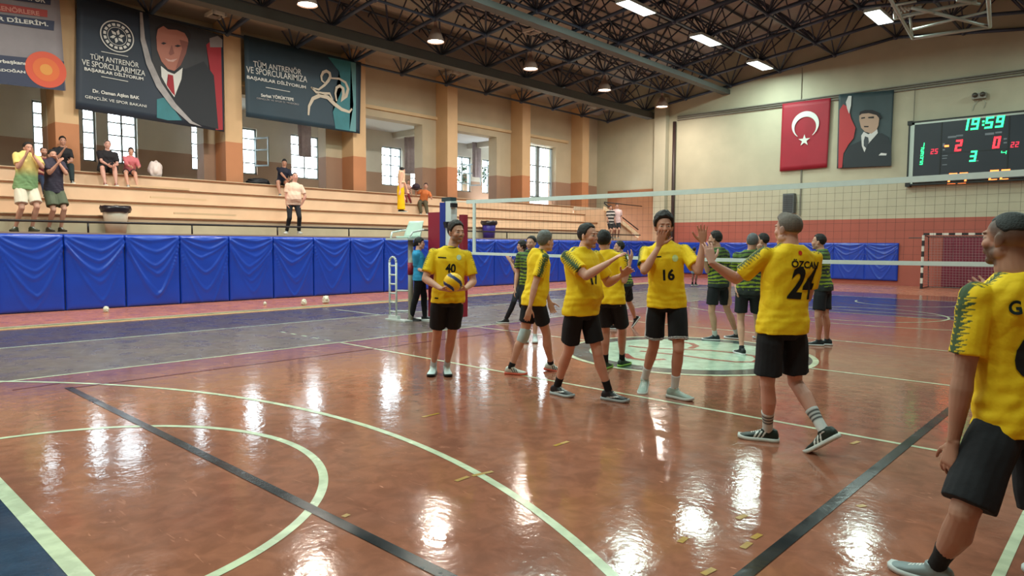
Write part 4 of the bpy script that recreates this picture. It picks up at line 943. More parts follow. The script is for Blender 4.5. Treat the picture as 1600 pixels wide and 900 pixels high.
def head_vol(mb, C, L, F, U, k, jaw=1.0):
    fr = np.array([L, F, U]); P = lambda l, f, u: C+(L*l+F*f+U*u)*k
    E = lambda c, r: mb.ell(P(*c), tuple(q*k for q in r), fr, 20, 14)
    E((0, -.014, .032), (.075, .094, .084)); E((0, .02, -.035), (.060*jaw, .066, .078)); E((0, .045, -.02), (.056, .044, .07)); E((0, .062, -.092), (.026*jaw, .024, .021))
    for s in (-1, 1):
        E((s*.036, .056, -.02), (.025, .027, .026)); E((s*.022, .078, .031), (.022, .012, .009)); E((s*.031, .071, .008), (.0145, .013, .0125))
        E((s*.052*jaw, .01, -.06), (.016, .035, .025))
        ef = np.array([N_(L*s*.9-F*.35), N_(F*.9+L*s*.35), U]); mb.ell(P(s*.079, -.006, -.004), (.009*k, .02*k, .032*k), ef, 10, 8); mb.ell(P(s*.076, .004, -.026), (.008*k, .01*k, .012*k), ef, 8, 6)
        E((s*.011, .093, -.025), (.008, .009, .006))
    mb.tube(P(0, .078, .022), P(0, .098, -.018), .0075*k, 8, .0105*k); E((0, .099, -.021), (.0105, .0095, .0085))
    E((0, .0865, -.05), (.023, .010, .0052)); E((0, .0855, -.060), (.020, .010, .006)); E((0, .078, -.048), (.03, .014, .02))
def hair_mesh(C, L, F, U, k, style, col, name, parent):
    """hair: cranium shell thick where hair grows, sunk under the skin elsewhere"""
    th, front, side, nape, crown = style['th'], style.get('front', .070), style.get('side', .0), style.get('nape', -.05), style.get('crown', 0)
    nu, nv = 72, 48; v = []; f = []
    for j in range(nv+1):
        ph = PI*j/nv
        for i in range(nu):
            t = 2*PI*i/nu; d = np.array([math.sin(ph)*math.cos(t), math.sin(ph)*math.sin(t), math.cos(ph)])
            p0 = np.array([d[0]*.0765, -.014+d[1]*.0955, .032+d[2]*.0855])
            y, z = p0[1], p0[2]; line = np.interp(y, [-.11, -.05, -.025, .012, .03, .05, .075], [nape, nape+.005, side-.03, side-.005, side+.03, front*.88, front])
            if style.get('recede') and abs(p0[0]) > .02 and y > .03: line += .02*style['recede']
            m = 1/(1+math.exp(-(z-line)/.0035))
            n_ = noise.noise(Vector(p0*28))*.4+noise.noise(Vector(p0*75))*.35
            t_ = th*(1+n_)+crown*max(0, d[2])**2*(1+n_*.5)
            if style.get('mohawk'): t_ = th+style['mohawk']*math.exp(-(p0[0]/.026)**2)*sstep(-.02, .06, z)*sstep(-.03, .05, y)
            r = -.02*(1-m)+t_*m
            q = p0+d*r; v.append(C+(L*q[0]+F*q[1]+U*q[2])*k)
    for j in range(nv):
        for i in range(nu): f.append((j*nu+i, (j+1)*nu+i, (j+1)*nu+(i+1) % nu, j*nu+(i+1) % nu))
    me = bpy.data.meshes.new(name); me.from_pydata([tuple(q) for q in v], [], f); me.update()
    V = getv(me); c = L3(col)[None, :]*(1+.25*vnoise(V, 160)[:, None]); return finish(me, name, c, M_hair, parent)
# shirts, shorts: colour rules --------------------------------------------------
YEL = L3((238, 198, 20)); DGR = L3((58, 78, 48))
def jersey_yellow(V, I):
    C = np.tile(YEL, (len(V), 1))
    for s in ('L', 'R'):
        A, B, E_ = I['collar'+s], I['sh'+s], I['el'+s]; lat = I['LS']*(1 if s == 'L' else -1)
        ax = N_(E_-B); o2 = lat*.9+I['US']*.5; o2 = N_(o2-ax*(o2@ax)); d1 = N_(B-A); o1 = N_(I['US']-d1*(I['US']@d1))
        t1 = (V-A)@d1; l1 = np.linalg.norm(B-A); t2 = (V-B)@ax; on2 = (t2 > -.01)
        side = ((V-I['spine'])@lat)
        s_ = np.where(on2, l1+np.maximum(t2, 0), np.clip(t1, -.05, l1)); o = np.where(on2[:, None], o2, o1)
        base = np.where(on2[:, None], B+ax*t2[:, None], A+d1*t1[:, None]); p = V-base; r = np.linalg.norm(p, axis=1)+1e-6
        ang = np.arccos(np.clip((p*o).sum(1)/r, -1, 1)); ok = (r < .135)&(side > .03)
        w = np.interp(s_, [0, l1*.5, l1+.05, l1+.2], [.9, .9, .88, .72])
        zig = np.abs(((s_/.026) % 1)*2-1); zig2 = np.abs(((s_/.026+ang*.9) % 1)*2-1)
        dark = ok & (zig2 < 1.35-1.15*(ang/w)) & (ang < w*1.08) & (s_ > .0)
        thin = dark & (ang > w*.2) & (zig > .82)
        C[dark] = DGR; C[thin] = YEL*.8
    return C
def stripes_green(V, I):
    t = ((V-I['P0'])@I['US'])/I['len']; n = vnoise(V, 9)
    C = np.tile(L3((40, 50, 50)), (len(V), 1)); lime = L3((150, 176, 50))
    b = np.sin(t*64+n*3.2)+.5*vnoise(V, 40); m = (b > -.2+.9*np.abs(t-.45))&(t > .03); C[m] = lime*.75; C[(t > .70)&(b > -.4)] = L3((92, 122, 58)); C[(t > .4)&(t < .52)&(b < .6)] = L3((44, 56, 58)); return C*(1+.3*n[:, None])
def plain(c, var=.05):
    c = L3(c)
    return lambda V, I: c[None, :]*(1+var*vnoise(V, 14)[:, None])
def shorts16(V, I):
    C = np.tile(L3((22, 24, 28)), (len(V), 1))
    for s in ('L', 'R'):
        A, B = I['hip'+s], I['kn'+s]; lat = I['LH']*(1 if s == 'L' else -1); t = ((V-A)@(B-A))/((B-A)@(B-A)); mine = ((V-I['P0'])@lat) > 0
        end = .80; m = mine&(((t > end-.055)&(t < end-.035))|((t > end-.02)&(t < end)))
        C[m] = L3((205, 210, 214)); o = lat-I['dummy']*0; p = V-(A+(B-A)*t[:, None]); r = np.linalg.norm(p, axis=1)+1e-6
        if s == 'R': C[mine&((p@o)/r > .93)&(t < end)&(t > -.2)] = L3((190, 194, 200))
    return C
def pose(G, T, R, deg):
    a = math.radians(deg); F = N_(T*math.cos(a)+R*math.sin(a)); return F, np.cross(Z, F)
YELLOW = dict(shirt=jersey_yellow, legs='shorts', lcol=plain((24, 25, 30)))
def person(label, S):
    z0 = S.get('z0', 0.0); fx, fy = S['foot']
    G = zplane(fx, fy, z0) if 'G' not in S else np.array([*S['G'], z0], float)
    T = N_(np.array([CAM[0]-G[0], CAM[1]-G[1], 0])); R = np.cross(Z, T)
    def lift(px, py, dn=0.0):
        d = FW*FPX+RT*(px-800)-UP*(py-450); t = ((G+T*dn-CAM)@T)/(d@T); return CAM+d*t
    Hh = S.get('H') or lift(S['head'][0], S['top'])[2]-z0
    k = Hh/1.75; vox = S.get('vox', .008)
    top, fpy = S.get('top'), fy
    sy = lambda fr: proj(G+Z*fr*Hh)[1]
    px_, pz_ = S['pel'] if isinstance(S['pel'], tuple) else (S['pel'], None)
    P0 = lift(px_, pz_ if pz_ else sy(.525), S.get('pdn', 0)); nx_, nz_ = S['neck'] if isinstance(S['neck'], tuple) else (S['neck'], None)
    Nk = lift(nx_, nz_ if nz_ else sy(.835), S.get('ndn', 0)); hx_, hz_ = S['head'] if len(S['head']) == 2 else (S['head'][0], None)
    Cc = lift(hx_, hz_ if hz_ else sy(.925), S.get('hdn', S.get('ndn', 0)))
    Lsp = np.linalg.norm(Nk-P0); US = N_(Nk-P0)
    Fb, _ = pose(G, T, R, S['phi']); Fs, _ = pose(G, T, R, S.get('sphi', S['phi'])); Fh, _ = pose(G, T, R, S.get('hphi', S['phi']))
    LH = np.cross(Z, Fb); LS = N_(np.cross(US, Fs)); hp_ = math.radians(S.get('hpitch', 0)); hr_ = math.radians(S.get('hroll', 0))
    HU = N_(Z*math.cos(hp_)+Fh*math.sin(hp_)); HF = N_(Fh*math.cos(hp_)-Z*math.sin(hp_)); HL = np.cross(HU, HF)
    if hr_: HU, HL = N_(HU*math.cos(hr_)+HL*math.sin(hr_)), N_(HL*math.cos(hr_)-HU*math.sin(hr_))
    root = empty('person', tuple(G)); tag(root, label, 'person', S.get('group'))
    w_ = S.get('wide', 1.0); belly = S.get('belly', 0.0)
    def spine(t):
        u = N_(LH*(1-t)+LS*t) if 0 <= t <= 1 else (LH if t < 0 else LS); up = US if t >= 0 else N_(US*.5+Z*.5); f = N_(np.cross(u, up)); c = P0+US*Lsp*t if t >= 0 else P0+N_(US*.3+Z*.7)*Lsp*t
        return c+f*.012*math.sin(PI*min(1, max(0, t)))*k, u, f
    def ring(t, a, b, sh, ease=0.0):
        c, u, f = spine(t); bb = belly*math.exp(-((t-.28)/.2)**2); return (c+f*(sh*k+bb*.75), u, f, (a*w_*k+ease+bb*.3), (b*k*(.5+.5*w_)+ease+bb*.55))
    tors = [(-.15, .085, .075, -.005), (-.07, .150, .100, -.008), (.04, .168, .112, -.012), (.18, .156, .105, 0), (.35, .143, .098, .004), (.52, .150, .105, .006), (.68, .162, .112, .006), (.80, .165, .108, 0), (.89, .15, .09, -.006), (.96, .10, .07, -.01), (1.02, .062, .056, -.008)]
    shc = spine(.865)[0]; J = {}; J['P0'] = P0; J['US'] = US; J['LS'] = LS; J['LH'] = LH; J['len'] = Lsp; J['spine'] = P0; J['dummy'] = Z
    sw = S.get('sw', .178)
    for s, sg in (('L', 1), ('R', -1)):
        J['sh'+s] = shc+LS*sg*sw*w_*k+US*S.get('sup'+s, 0); J['collar'+s] = spine(1.0)[0]+LS*sg*.05*k+US*.0; J['hip'+s] = P0+LH*sg*.092*w_*k-Z*.01*k
    la1, la2, ll1, ll2 = .295*k, .255*k, .435*k, .425*k
    mb = MB(); mb.loft([ring(*q) for q in tors], 24, 2.3)
    hb = Cc-HU*.075*k-HF*.012*k; nk0 = spine(.93)[0]
    mb.loft([(nk0, LS, np.cross(LS, US), .072*k, .066*k), (nk0*.45+hb*.55, HL, HF, 0.059*k*S.get('neckw', 1), .062*k*S.get('neckw', 1)), (hb+HU*.04*k, HL, HF, .052*k, .06*k)], 16)
    for sg in (1, -1): mb.loft([(Cc*.2+nk0*.8+LS*sg*.02*k, N_(np.cross(US, LS)), US, .04*k, .035*k), (spine(.88)[0]+LS*sg*.10*k, N_(np.cross(US, LS)), US, .045*k, .03*k)], 12)
    head_vol(mb, Cc, HL, HF, HU, k, S.get('jaw', 1.0))
    arm = {}; am = S.get('armm', 1.0)
    for s, sg in (('L', 1), ('R', -1)):
        A = J['sh'+s]; a = S.get('arm'+s)
        if a is None: wr = A+LS*sg*.07*k-Z*.53*k+Fb*.04*k; el = ik(A, wr, la1, la2, None, -Fb)
        else:
            off = a.get('dn', 0); wpx = a['w']; base = (A-G)@T; wr = lift(wpx[0], wpx[1], base+off); el = ik(A, wr, la1, la2, a.get('e'), N_(-Fs*.5-Z+LS*sg*.4), a.get('pw', 10))
            d = np.linalg.norm(wr-el)
            if d > la2*1.25: wr = el+(wr-el)*(la2*1.25/d)
        J['el'+s] = el; J['wr'+s] = wr; rf = N_(np.cross(LS, el-A)+LS*.01)
        mb.ell(A, .055*k*am, None, 14, 10)
        limb(mb, A, el, [(0, .051*k*am, .053*k*am, 0), (.25, .051*k*am, .053*k*am, .002*k), (.5, .047*k*am, .05*k*am, .003*k), (.85, .039*k*am, .04*k*am, 0), (1, .038*k*am, .038*k*am, 0)], rf)
        mb.ell(el, .038*k*am, None, 12, 8)
        limb(mb, el, wr, [(0, .037*k*am, .038*k*am, 0), (.2, .042*k*am, .041*k*am, 0), (.45, .037*k*am, .036*k*am, 0), (.8, .028*k*am, .024*k*am, 0), (1.0, .026*k, .021*k, 0)], rf)
        hs = (a or {}).get('hand', {}); fd = N_(wr-el); dd = hs.get('d')
        d_ = N_(Fs*dd[0]+LS*dd[1]+Z*dd[2]) if dd is not None else fd
        nn = hs.get('n'); n_ = (Fs*nn[0]+LS*nn[1]+Z*nn[2]) if nn is not None else -LS*sg
        if abs(N_(n_)@d_) > .95: n_ = Fs
        make_hand(mb, wr+d_*.012*k, d_, n_, s == 'L', k*1.0, hs.get('curl', .3), hs.get('spread', .12), hs.get('r', 1.0), hs.get('curls'))
    feet = {}
    for s, sg in (('L', 1), ('R', -1)):
        q = S['leg'+s]; A = J['hip'+s]; lz = q.get('lift', 0.0); an = zplane(q['a'][0], q['a'][1], z0+.085*k+lz) if 'dn' not in q else lift(q['a'][0], q['a'][1], q['dn'])
        kn = ik(A, an, ll1, ll2, q.get('k'), N_(Fb*q.get('kf', 1)+Z*.2), q.get('pw', 25)); J['kn'+s] = kn; J['an'+s] = an
        rf = Fb if abs(N_(kn-A)@Fb) < .9 else Z; lm = S.get('legm', 1.0)*(1.0 if S.get('legs', 'shorts') == 'shorts' else .82)
        mb.ell(A, .083*k*lm, None, 14, 10)
        limb(mb, A, kn, [(-.02, .082*k*lm, .085*k*lm, 0), (.2, .082*k*lm, .086*k*lm, 0), (.5, .069*k*lm, .074*k*lm, .004*k), (.8, .056*k*lm, .058*k*lm, .004*k), (1, .051*k*lm, .053*k*lm, .003*k)], rf, 16)
        mb.ell(kn+rf*.004*k, .052*k*lm, None, 12, 8)
        sf = N_(an-kn); rr = N_(rf-sf*(rf@sf)) if abs(sf@rf) < .95 else rf
        limb(mb, kn, an, [(0, .050*k*lm, .050*k*lm, 0), (.15, .051*k*lm, .053*k*lm, -.006*k), (.32, .053*k*lm, .058*k*lm, -.012*k), (.55, .044*k*lm, .047*k*lm, -.008*k), (.8, .033*k, .036*k, -.002*k), (1.0, .031*k, .037*k, 0)], rr, 16)
        fF, _ = pose(G, T, R, q.get('f', S['phi'])); pt = math.radians(q.get('pitch', 0)); fd = N_(fF*math.cos(pt)-Z*math.sin(pt)); fu = N_(Z*math.cos(pt)+fF*math.sin(pt)); fl_ = np.cross(fu, fd)
        mb.loft([(an-fu*.03*k-fd*.03*k, fl_, fu, .03*k, .035*k), (an-fu*.045*k+fd*.06*k, fl_, fu, .035*k, .025*k), (an-fu*.055*k+fd*.12*k, fl_, fu, .034*k, .015*k)], 12)
        feet[s] = (an, fd, fu, fl_)
    me = remesh(mb, vox, 3); V = getv(me)
    skin = np.minimum(1, L3(S.get('skin', (178, 128, 106)))*1.28*np.array([1, 1.08, 1.16])); C = np.tile(skin, (len(V), 1))*(1+.06*vnoise(V, 23)[:, None])
    h = np.stack([(V-Cc)@HL, (V-Cc)@HF, (V-Cc)@HU], 1)/k; near = (np.linalg.norm(h, axis=1) < .17)&(h[:, 2] > -.125)
    hc = L3(S.get('hair', (30, 24, 22))); x, y, zz = h[:, 0], h[:, 1], h[:, 2]; ax_ = np.abs(x)
    def blend(m, c, a): nonlocal C; m = (m*near*a)[:, None]; C = C*(1-m)+np.asarray(c)*m
    blend(np.exp(-((ax_-.045)/.02)**2-((zz+.02)/.02)**2)*(y > .03), skin*np.array([1.15, .78, .74]), .5)
    if S.get('beard'): blend(sstep(-.026, -.045, zz-ax_*.12)*sstep(-.005, .02, y-ax_*.15)*sstep(-.125, -.11, zz)*(1-np.exp(-(x/.018)**2-((zz+.055)/.006)**2)), hc, S['beard'])
    if S.get('stache'): blend(np.exp(-((zz+.040)/.006)**2)*(ax_ < .026)*(y > .07), hc, S['stache'])
    if S.get('buzz'):
        line = np.interp(y, [-.11, -.05, -.02, .02, .05, .08], [-.06, -.055, -.035, .0, .045, .07]); blend(1/(1+np.exp(-(zz-line)/.008))*(ax_ < .09)*(.45+.55*sstep(-.05, .06, zz)), hc, S['buzz'])
    blend(np.exp(-((zz+.056)/.0075)**2)*(ax_ < .022)*(y > .075), skin*np.array([.9, .55, .52]), .7)
    for s in (-1, 1):
        blend(np.exp(-((x-s*.031)/.017)**2*1.2-((zz-.027)/.0045)**2)*(y > .05), hc, .85)
        e = ((x-s*.031)/.014)**2+((zz-.007)/.0065)**2; blend((e < 1.5)*(y > .06), skin*.5, .7); blend((e < 1)*(y > .06), [.36, .32, .29], .8); blend((((x-s*.031)**2+(zz-.007)**2) < .0058**2)*(y > .06), [.02, .012, .01], 1.)
    for p_ in ('L', 'R'):
        d_ = np.linalg.norm(V-J['wr'+p_], axis=1); m = ((d_ > .1*k)&(d_ < .22*k))*.15; C = C*(1-m[:, None])+skin*np.array([1.2, .85, .8])*m[:, None]
        if S.get('kneepad'): pass
    finish(me, 'body', C, M_skin, root)
    if S.get('hs'): hair_mesh(Cc, HL, HF, HU, k, S['hs'], S.get('hair', (30, 24, 22)), 'hair', root)
    for (typ, prm) in S.get('hairx', []):
        m = MB(); c_ = Cc+(HL*prm[0]+HF*prm[1]+HU*prm[2])*k; m.ell(c_, tuple(q*k for q in prm[3:6]), np.array([HL, HF, HU]), 18, 12); mm_ = remesh(m, .008, 2); V_ = getv(mm_); finish(mm_, typ, L3(S.get('hair', (30, 24, 22)))[None, :]*(1+.25*vnoise(V_, 120)[:, None]), M_hair, root)
    # ---- shirt
    cl = S.get('shirt', jersey_yellow); hem = S.get('hem', -.09); e0 = S.get('ease', .0)
    st = [(hem, .187, .137, -.006), (.03, .183, .133, -.008), (.2, .172, .124, 0), (.4, .162, .118, .004), (.58, .168, .122, .006), (.74, .178, .126, .006), (.85, .172, .112, 0), (.92, .155, .098, -.006), (.985, .105, .084, -.008), (1.03, .076, .072, -.006)]
    if hem > .05: st = [q for q in st if q[0] >= hem or q[0] == hem]; st.sort()
    mb = MB(); mb.loft([ring(t, a, b, sh, e0) for t, a, b, sh in st], 28, 2.4)
    sl = S.get('sleeve', .74)
    if sl > 0:
        for s, sg in (('L', 1), ('R', -1)):
            A, E_ = J['sh'+s], J['el'+s]; rf = N_(np.cross(LS, E_-A)+LS*.01); l = min(sl, 1.0)
            mb.ell(A, .060*k*am, None, 14, 10); mb.loft([(A-LS*sg*.10*k+US*.018*k, Fs, US, .068*k, .050*k), (A-LS*sg*.01*k, Fs, US, .062*k, .052*k)], 14)
            limb(mb, A, A+(E_-A)*l, [(0, .059*k*am, .061*k*am, 0), (.35, .063*k*am, .065*k*am, 0), (1, .066*k*am, .068*k*am, 0)], rf, 16)
            if sl > 1: W_ = J['wr'+s]; mb.ell(E_, .05*k, None, 12, 8); limb(mb, E_, E_+(W_-E_)*(sl-1), [(0, .05*k, .05*k, 0), (1, .036*k, .034*k, 0)], rf, 14)
    me = remesh(mb, S.get('cvox', vox*1.15), 4)
    V = getv(me); n = len(V); nv_ = np.empty(n*3, np.float32); me.vertices.foreach_get('normal', nv_); nv_ = nv_.reshape(-1, 3)
    tt = ((V-P0)@US)/Lsp; wr_ = np.sin(V[:, 2]*95+3*vnoise(V, 11)+2*vnoise(V, 5, 2))*np.exp(-((tt-.1)/.28)**2)*.0016+vnoise(V, 8, 1)*.004+np.abs(vnoise(V, 15, 3))*.005+np.sin((V@N_(Fs*.5+LS+Z*.6))*60+4*vnoise(V, 6))*.0022
    V = V+nv_*wr_[:, None]*S.get('wrk', 1.0); setv(me, V)
    shirt = finish(me, S.get('top_name', 'shirt'), cl(V, J), M_cloth, root)
    if S.get('collar') is not None:
        c0, u0, f0 = spine(1.0); m = MB(); n = 28; rr = []
        for i in range(n+1): t = 2*PI*i/n; rr.append(c0+u0*.070*k*math.cos(t)+f0*(.072*k*math.sin(t))-US*(.018*k*max(0, math.sin(t)))+US*.016*k)
        m.path(rr, .008*k, 6); V_ = np.array(m.v); me_ = bpy.data.meshes.new('c'); me_.from_pydata(m.v, [], m.f); me_.update(); cc = finish(me_, 'collar', np.tile(L3(S['collar']), (len(V_), 1)), M_clothp, root); cc.parent = shirt; cc.matrix_parent_inverse = Matrix.Identity(4)
    # ---- legs
    kind = S.get('legs', 'shorts'); lc = S.get('lcol', plain((26, 27, 31))); mb = MB(); le = S.get('lend', .80)
    mb.loft([ring(t, a, b, sh) for t, a, b, sh in [(-.17, .10, .09, -.005), (-.10, .160, .112, -.008), (.0, .166, .116, -.012), (.10, .158, .110, -.006), (.17, .155, .108, 0)]], 24, 2.3)
    if kind == 'skirt':
        an = (J['anL']+J['anR'])/2; mb.loft([(P0+Z*.05*k, LH, Fb, .16*k, .12*k), (P0-Z*.1*k, LH, Fb, .17*k, .14*k), (P0*.5+an*.5, LH, Fb, .15*k, .13*k), (an+Z*.02, LH, Fb, .17*k, .15*k)], 24)
    else:
        for s, sg in (('L', 1), ('R', -1)):
            A, K_, a_ = J['hip'+s], J['kn'+s], J['an'+s]; rf = Fb if abs(N_(K_-A)@Fb) < .9 else Z; lw = S.get('lw', 1.0); lm = S.get('legm', 1.0)*lw
            if kind == 'shorts':
                mb.ell(A, .082*k*lm, None, 14, 10); limb(mb, A, K_, [(-.05, .082*k*lm, .086*k*lm, 0), (.25, .092*k*lm, .098*k*lm, .0), (.55, .092*k*lm, .096*k*lm, .002), (le, .094*k*lm, .096*k*lm, .002)], rf, 18)
            else:
                mb.ell(A, .088*k*lm, None, 14, 10); limb(mb, A, K_, [(-.05, .088*k*lm, .092*k*lm, 0), (.3, .088*k*lm, .093*k*lm, .0), (.7, .072*k*lm, .076*k*lm, .002), (1, .066*k*lm, .068*k*lm, 0)], rf, 18)
                mb.ell(K_, .066*k*lm, None, 12, 8); sf = N_(a_-K_); rr = rf if abs(sf@rf) < .95 else Fb
                limb(mb, K_, a_, [(0, .066*k*lm, .068*k*lm, 0), (.35, .063*k*lm, .068*k*lm, -.01*k), (.98, .05*k*lm, .054*k*lm, 0)], rr, 16)
    me = remesh(mb, S.get('cvox', vox*1.15), 4); V = getv(me); nv_ = np.empty(len(V)*3, np.float32); me.vertices.foreach_get('normal', nv_); nv_ = nv_.reshape(-1, 3)
    V = V+nv_*((vnoise(V, 10, 4)*.004+np.sin((V@N_(LH+Fb*.3+Z*.2))*70+3*vnoise(V, 5))*.0022)[:, None]); setv(me, V)
    finish(me, {'shorts': 'shorts', 'skirt': 'skirt'}.get(kind, 'trousers'), lc(V, J), M_clothp, root)
    # ---- socks, knee pads, shoes
    for s in ('L', 'R'):
        K_, a_ = J['kn'+s], J['an'+s]; an, fd, fu, fl_ = feet[s]; q = S['leg'+s]
        sh_ = q.get('sock', S.get('sock', .12)); 
        if sh_ > 0 and kind != 'trousers' and kind != 'skirt':
            sf = N_(a_-K_); ll = np.linalg.norm(a_-K_); rf = Fb; rr = N_(rf-sf*(rf@sf)); mb = MB(); t0 = 1-sh_/ll; m_ = 14; R_ = []
            for i in range(m_+1):
                t = t0+(1.05-t0)*i/m_; rad = np.interp(t, [0, .32, .55, .8, 1.0], [.055, .058, .048, .037, .037])*k+.003; R_.append((K_+(a_-K_)*t-rr*.004*k, np.cross(rr, sf), rr, rad*.93, rad))
            mb.loft(R_, 18); me = bpy.data.meshes.new('s'); me.from_pydata(mb.v, [], mb.f); me.update(); V = np.array(mb.v); tt = seg_t(V, K_, a_)
            c = np.tile(L3(S.get('sockc', (24, 24, 28))), (len(V), 1))
            if S.get('sockstripe'):
                dd = (tt-t0)*ll
                idx_ = np.repeat(np.arange(m_+1), 18)[:len(V)]; c[np.isin(idx_, (2, 4, 6))] = L3((24, 26, 32))
            finish(me, 'sock', c, M_clothp, root)
        if q.get('pad'):
            mb = MB(); sf = N_(a_-K_); limb(mb, K_-sf*.09*k, K_+sf*.09*k, [(0, .064*k, .066*k, 0), (.25, .067*k, .072*k, .004), (.75, .065*k, .072*k, .004), (1, .058*k, .062*k, 0)], Fb, 18); me = remesh(mb, .008, 2); V = getv(me); finish(me, 'knee_pad', np.tile(L3((176, 196, 200)), (len(V), 1))*(1+.08*vnoise(V, 30)[:, None]), M_clothp, root)
        if S.get('barefoot'): continue
        mb = MB(); sk = k*S.get('shoek', 1.0); o_ = an-fu*.085*k; prof = [(-.078, .020, .030, .058), (-.066, .032, .018, .088), (-.035, .037, .014, .100), (0, .036, .014, .098), (.03, .037, .014, .088), (.07, .041, .014, .070), (.11, .045, .014, .056), (.15, .045, .014, .048), (.18, .037, .014, .040), (.198, .022, .016, .030)]
        n = 20
        def shoe_rings(pr, grow=0.0, z0_=None, z1_=None):
            R_ = []
            for (y, w, zb, zt) in pr:
                ring_ = []
                for i in range(n):
                    t = 2*PI*i/n; c_, s_ = math.cos(t), math.sin(t); zz0 = zb if z0_ is None else z0_; zz1 = zt if z1_ is None else z1_
                    xx = math.copysign(abs(c_)**.75, c_)*(w+grow); mid = (zz0+zz1)/2; hz = (zz1-zz0)/2; zc = mid+hz*math.copysign(abs(s_)**.7, s_)
                    if s_ > 0 and z0_ is None: xx *= 1-.32*s_**1.5
                    ring_.append(o_+fd*y*sk+fl_*xx*sk+fu*zc*sk)
                R_.append(ring_)
            return R_
        mb.rings_poly(shoe_rings(prof)); mb.loft([(an-fu*.03*k, fl_, fd, .040*k, .052*k), (an+fu*.012*k-fd*.004*k, fl_, fd, .040*k, .05*k)], 16)
        me = remesh(mb, S.get('svox', .007), 2); V = getv(me); loc = np.stack([(V-o_)@fl_, (V-o_)@fd, (V-o_)@fu], 1)/sk
        c = np.tile(L3(S.get('shoe', (34, 38, 40))), (len(V), 1)); 
        if S.get('shoestripe') is not None:
            for kk in range(3):
                yy = .035+kk*.026+(loc[:, 2]-.03)*-.55; m = (np.abs(loc[:, 1]-yy) < .0065)&(loc[:, 2] < .075)&(np.abs(loc[:, 0]) > .018); c[m] = L3(S['shoestripe'])
        if S.get('swoosh'): m = (np.abs(loc[:, 2]-.035-.22*(loc[:, 1]-.02)**1) < .006)&(loc[:, 1] > -.02)&(loc[:, 1] < .11)&(np.abs(loc[:, 0]) > .024); c[m] = L3((215, 215, 215))
        lace = (np.abs(loc[:, 0]) < .016)&(loc[:, 1] > .035)&(loc[:, 1] < .12)&(loc[:, 2] > .045)&(np.sin(loc[:, 1]*420) > .2); c[lace] = L3(S.get('lace', (210, 210, 205)))
        sh = finish(me, 'shoe', c, M_shoe, root)
        mb = MB(); sp_ = [(y, w+.003, 0, 0) for (y, w, a, b) in prof]; sp_[0] = (-.083, .022, 0, 0); sp_[-1] = (.203, .024, 0, 0)
        R_ = []
        for (y, w, a, b) in sp_:
            lift_ = .010*max(0, (y-.14)/.06) ; R_.append([o_+fd*y*sk+fl_*xx*w*sk+fu*(zz+lift_)*sk for xx, zz in ((-1, .0), (-1.05, .012), (-1, .027), (1, .027), (1.05, .012), (1, .0))])
        mb.rings_poly(R_); me = bpy.data.meshes.new('s'); me.from_pydata(mb.v, [], mb.f); me.update(); so = finish(me, 'sole', np.tile(L3(S.get('sole', (215, 215, 210))), (len(mb.v), 1)), M_shoe, root); so.parent = sh; so.matrix_parent_inverse = Matrix.Identity(4)
    J.update(shirt=shirt, root=root, k=k, F=Fs, spine_f=spine, C=Cc, HL=HL, HF=HF, HU=HU, G=G, T=T, R=R, lift=lift)
    print('PERSON H=%.2f' % Hh, [round(float(v), 2) for v in G], label[:50])
    return J
def bvh_of(o):
    me = o.data; V = getv(me); return BVHTree.FromPolygons([tuple(v) for v in V], [tuple(p.vertices) for p in me.polygons])
def decal(J, name, body, t, w, h, color, back=False, dx=0.0, shear=0.0, poly=None, xdir=None):
    """print lettering on the cloth: cast every glyph vertex onto the shirt"""
    if 'bvh' not in J: J['bvh'] = bvh_of(J['shirt'])
    c, u, f = J['spine_f'](t); n = -f if back else f; xd = u*-1 if not back else u*1   # reader's right
    xd = -np.cross(J['US'], n)*-1; xd = N_(np.cross(J['US'], n)); yd = J['US']
    BOLD[0] = .028 if len(body) > 2 else .034
    if poly is None: v, fc, asp = text_mesh(body, .12)
    else: v, fc = poly
    BOLD[0] = 0.0; V = []; ok = []
    for (x, y) in v:
        P = c+xd*((x-.5)*w+dx+shear*(y-.5)*h)+yd*((y-.5)*h)+n*.45
        hit = J['bvh'].ray_cast(Vector(P), Vector(-n), 1.0)
        if hit[0] is None: V.append(P-n*.3); ok.append(False)
        else: V.append(np.array(hit[0])+n*.0045); ok.append(True)
    F_ = [g for g in fc if all(ok[i] for i in g)]
    if not F_: return
    me = bpy.data.meshes.new(name); me.from_pydata([tuple(q) for q in V], [], F_); me.update(); o = finish(me, name, np.tile(L3(color), (len(V), 1)), M_clothp, J['root']); o.parent = J['shirt']; o.matrix_parent_inverse = Matrix.Identity(4)
def disc_poly(n=20, inner=0): 
    v = [(.5, .5)]+[(.5+.5*math.cos(2*PI*i/n), .5+.5*math.sin(2*PI*i/n)) for i in range(n)]; return v, [(0, i+1, (i+1) % n+1) for i in range(n)]
SHORT = dict(th=.006, front=.090, side=.012, nape=-.052, crown=.010)
FULL = dict(th=.008, front=.088, side=.010, nape=-.050, crown=.020)
BALD = dict(th=.004, front=.080, side=.005, nape=-.055, crown=.0, recede=1)
BK = (26, 22, 22)
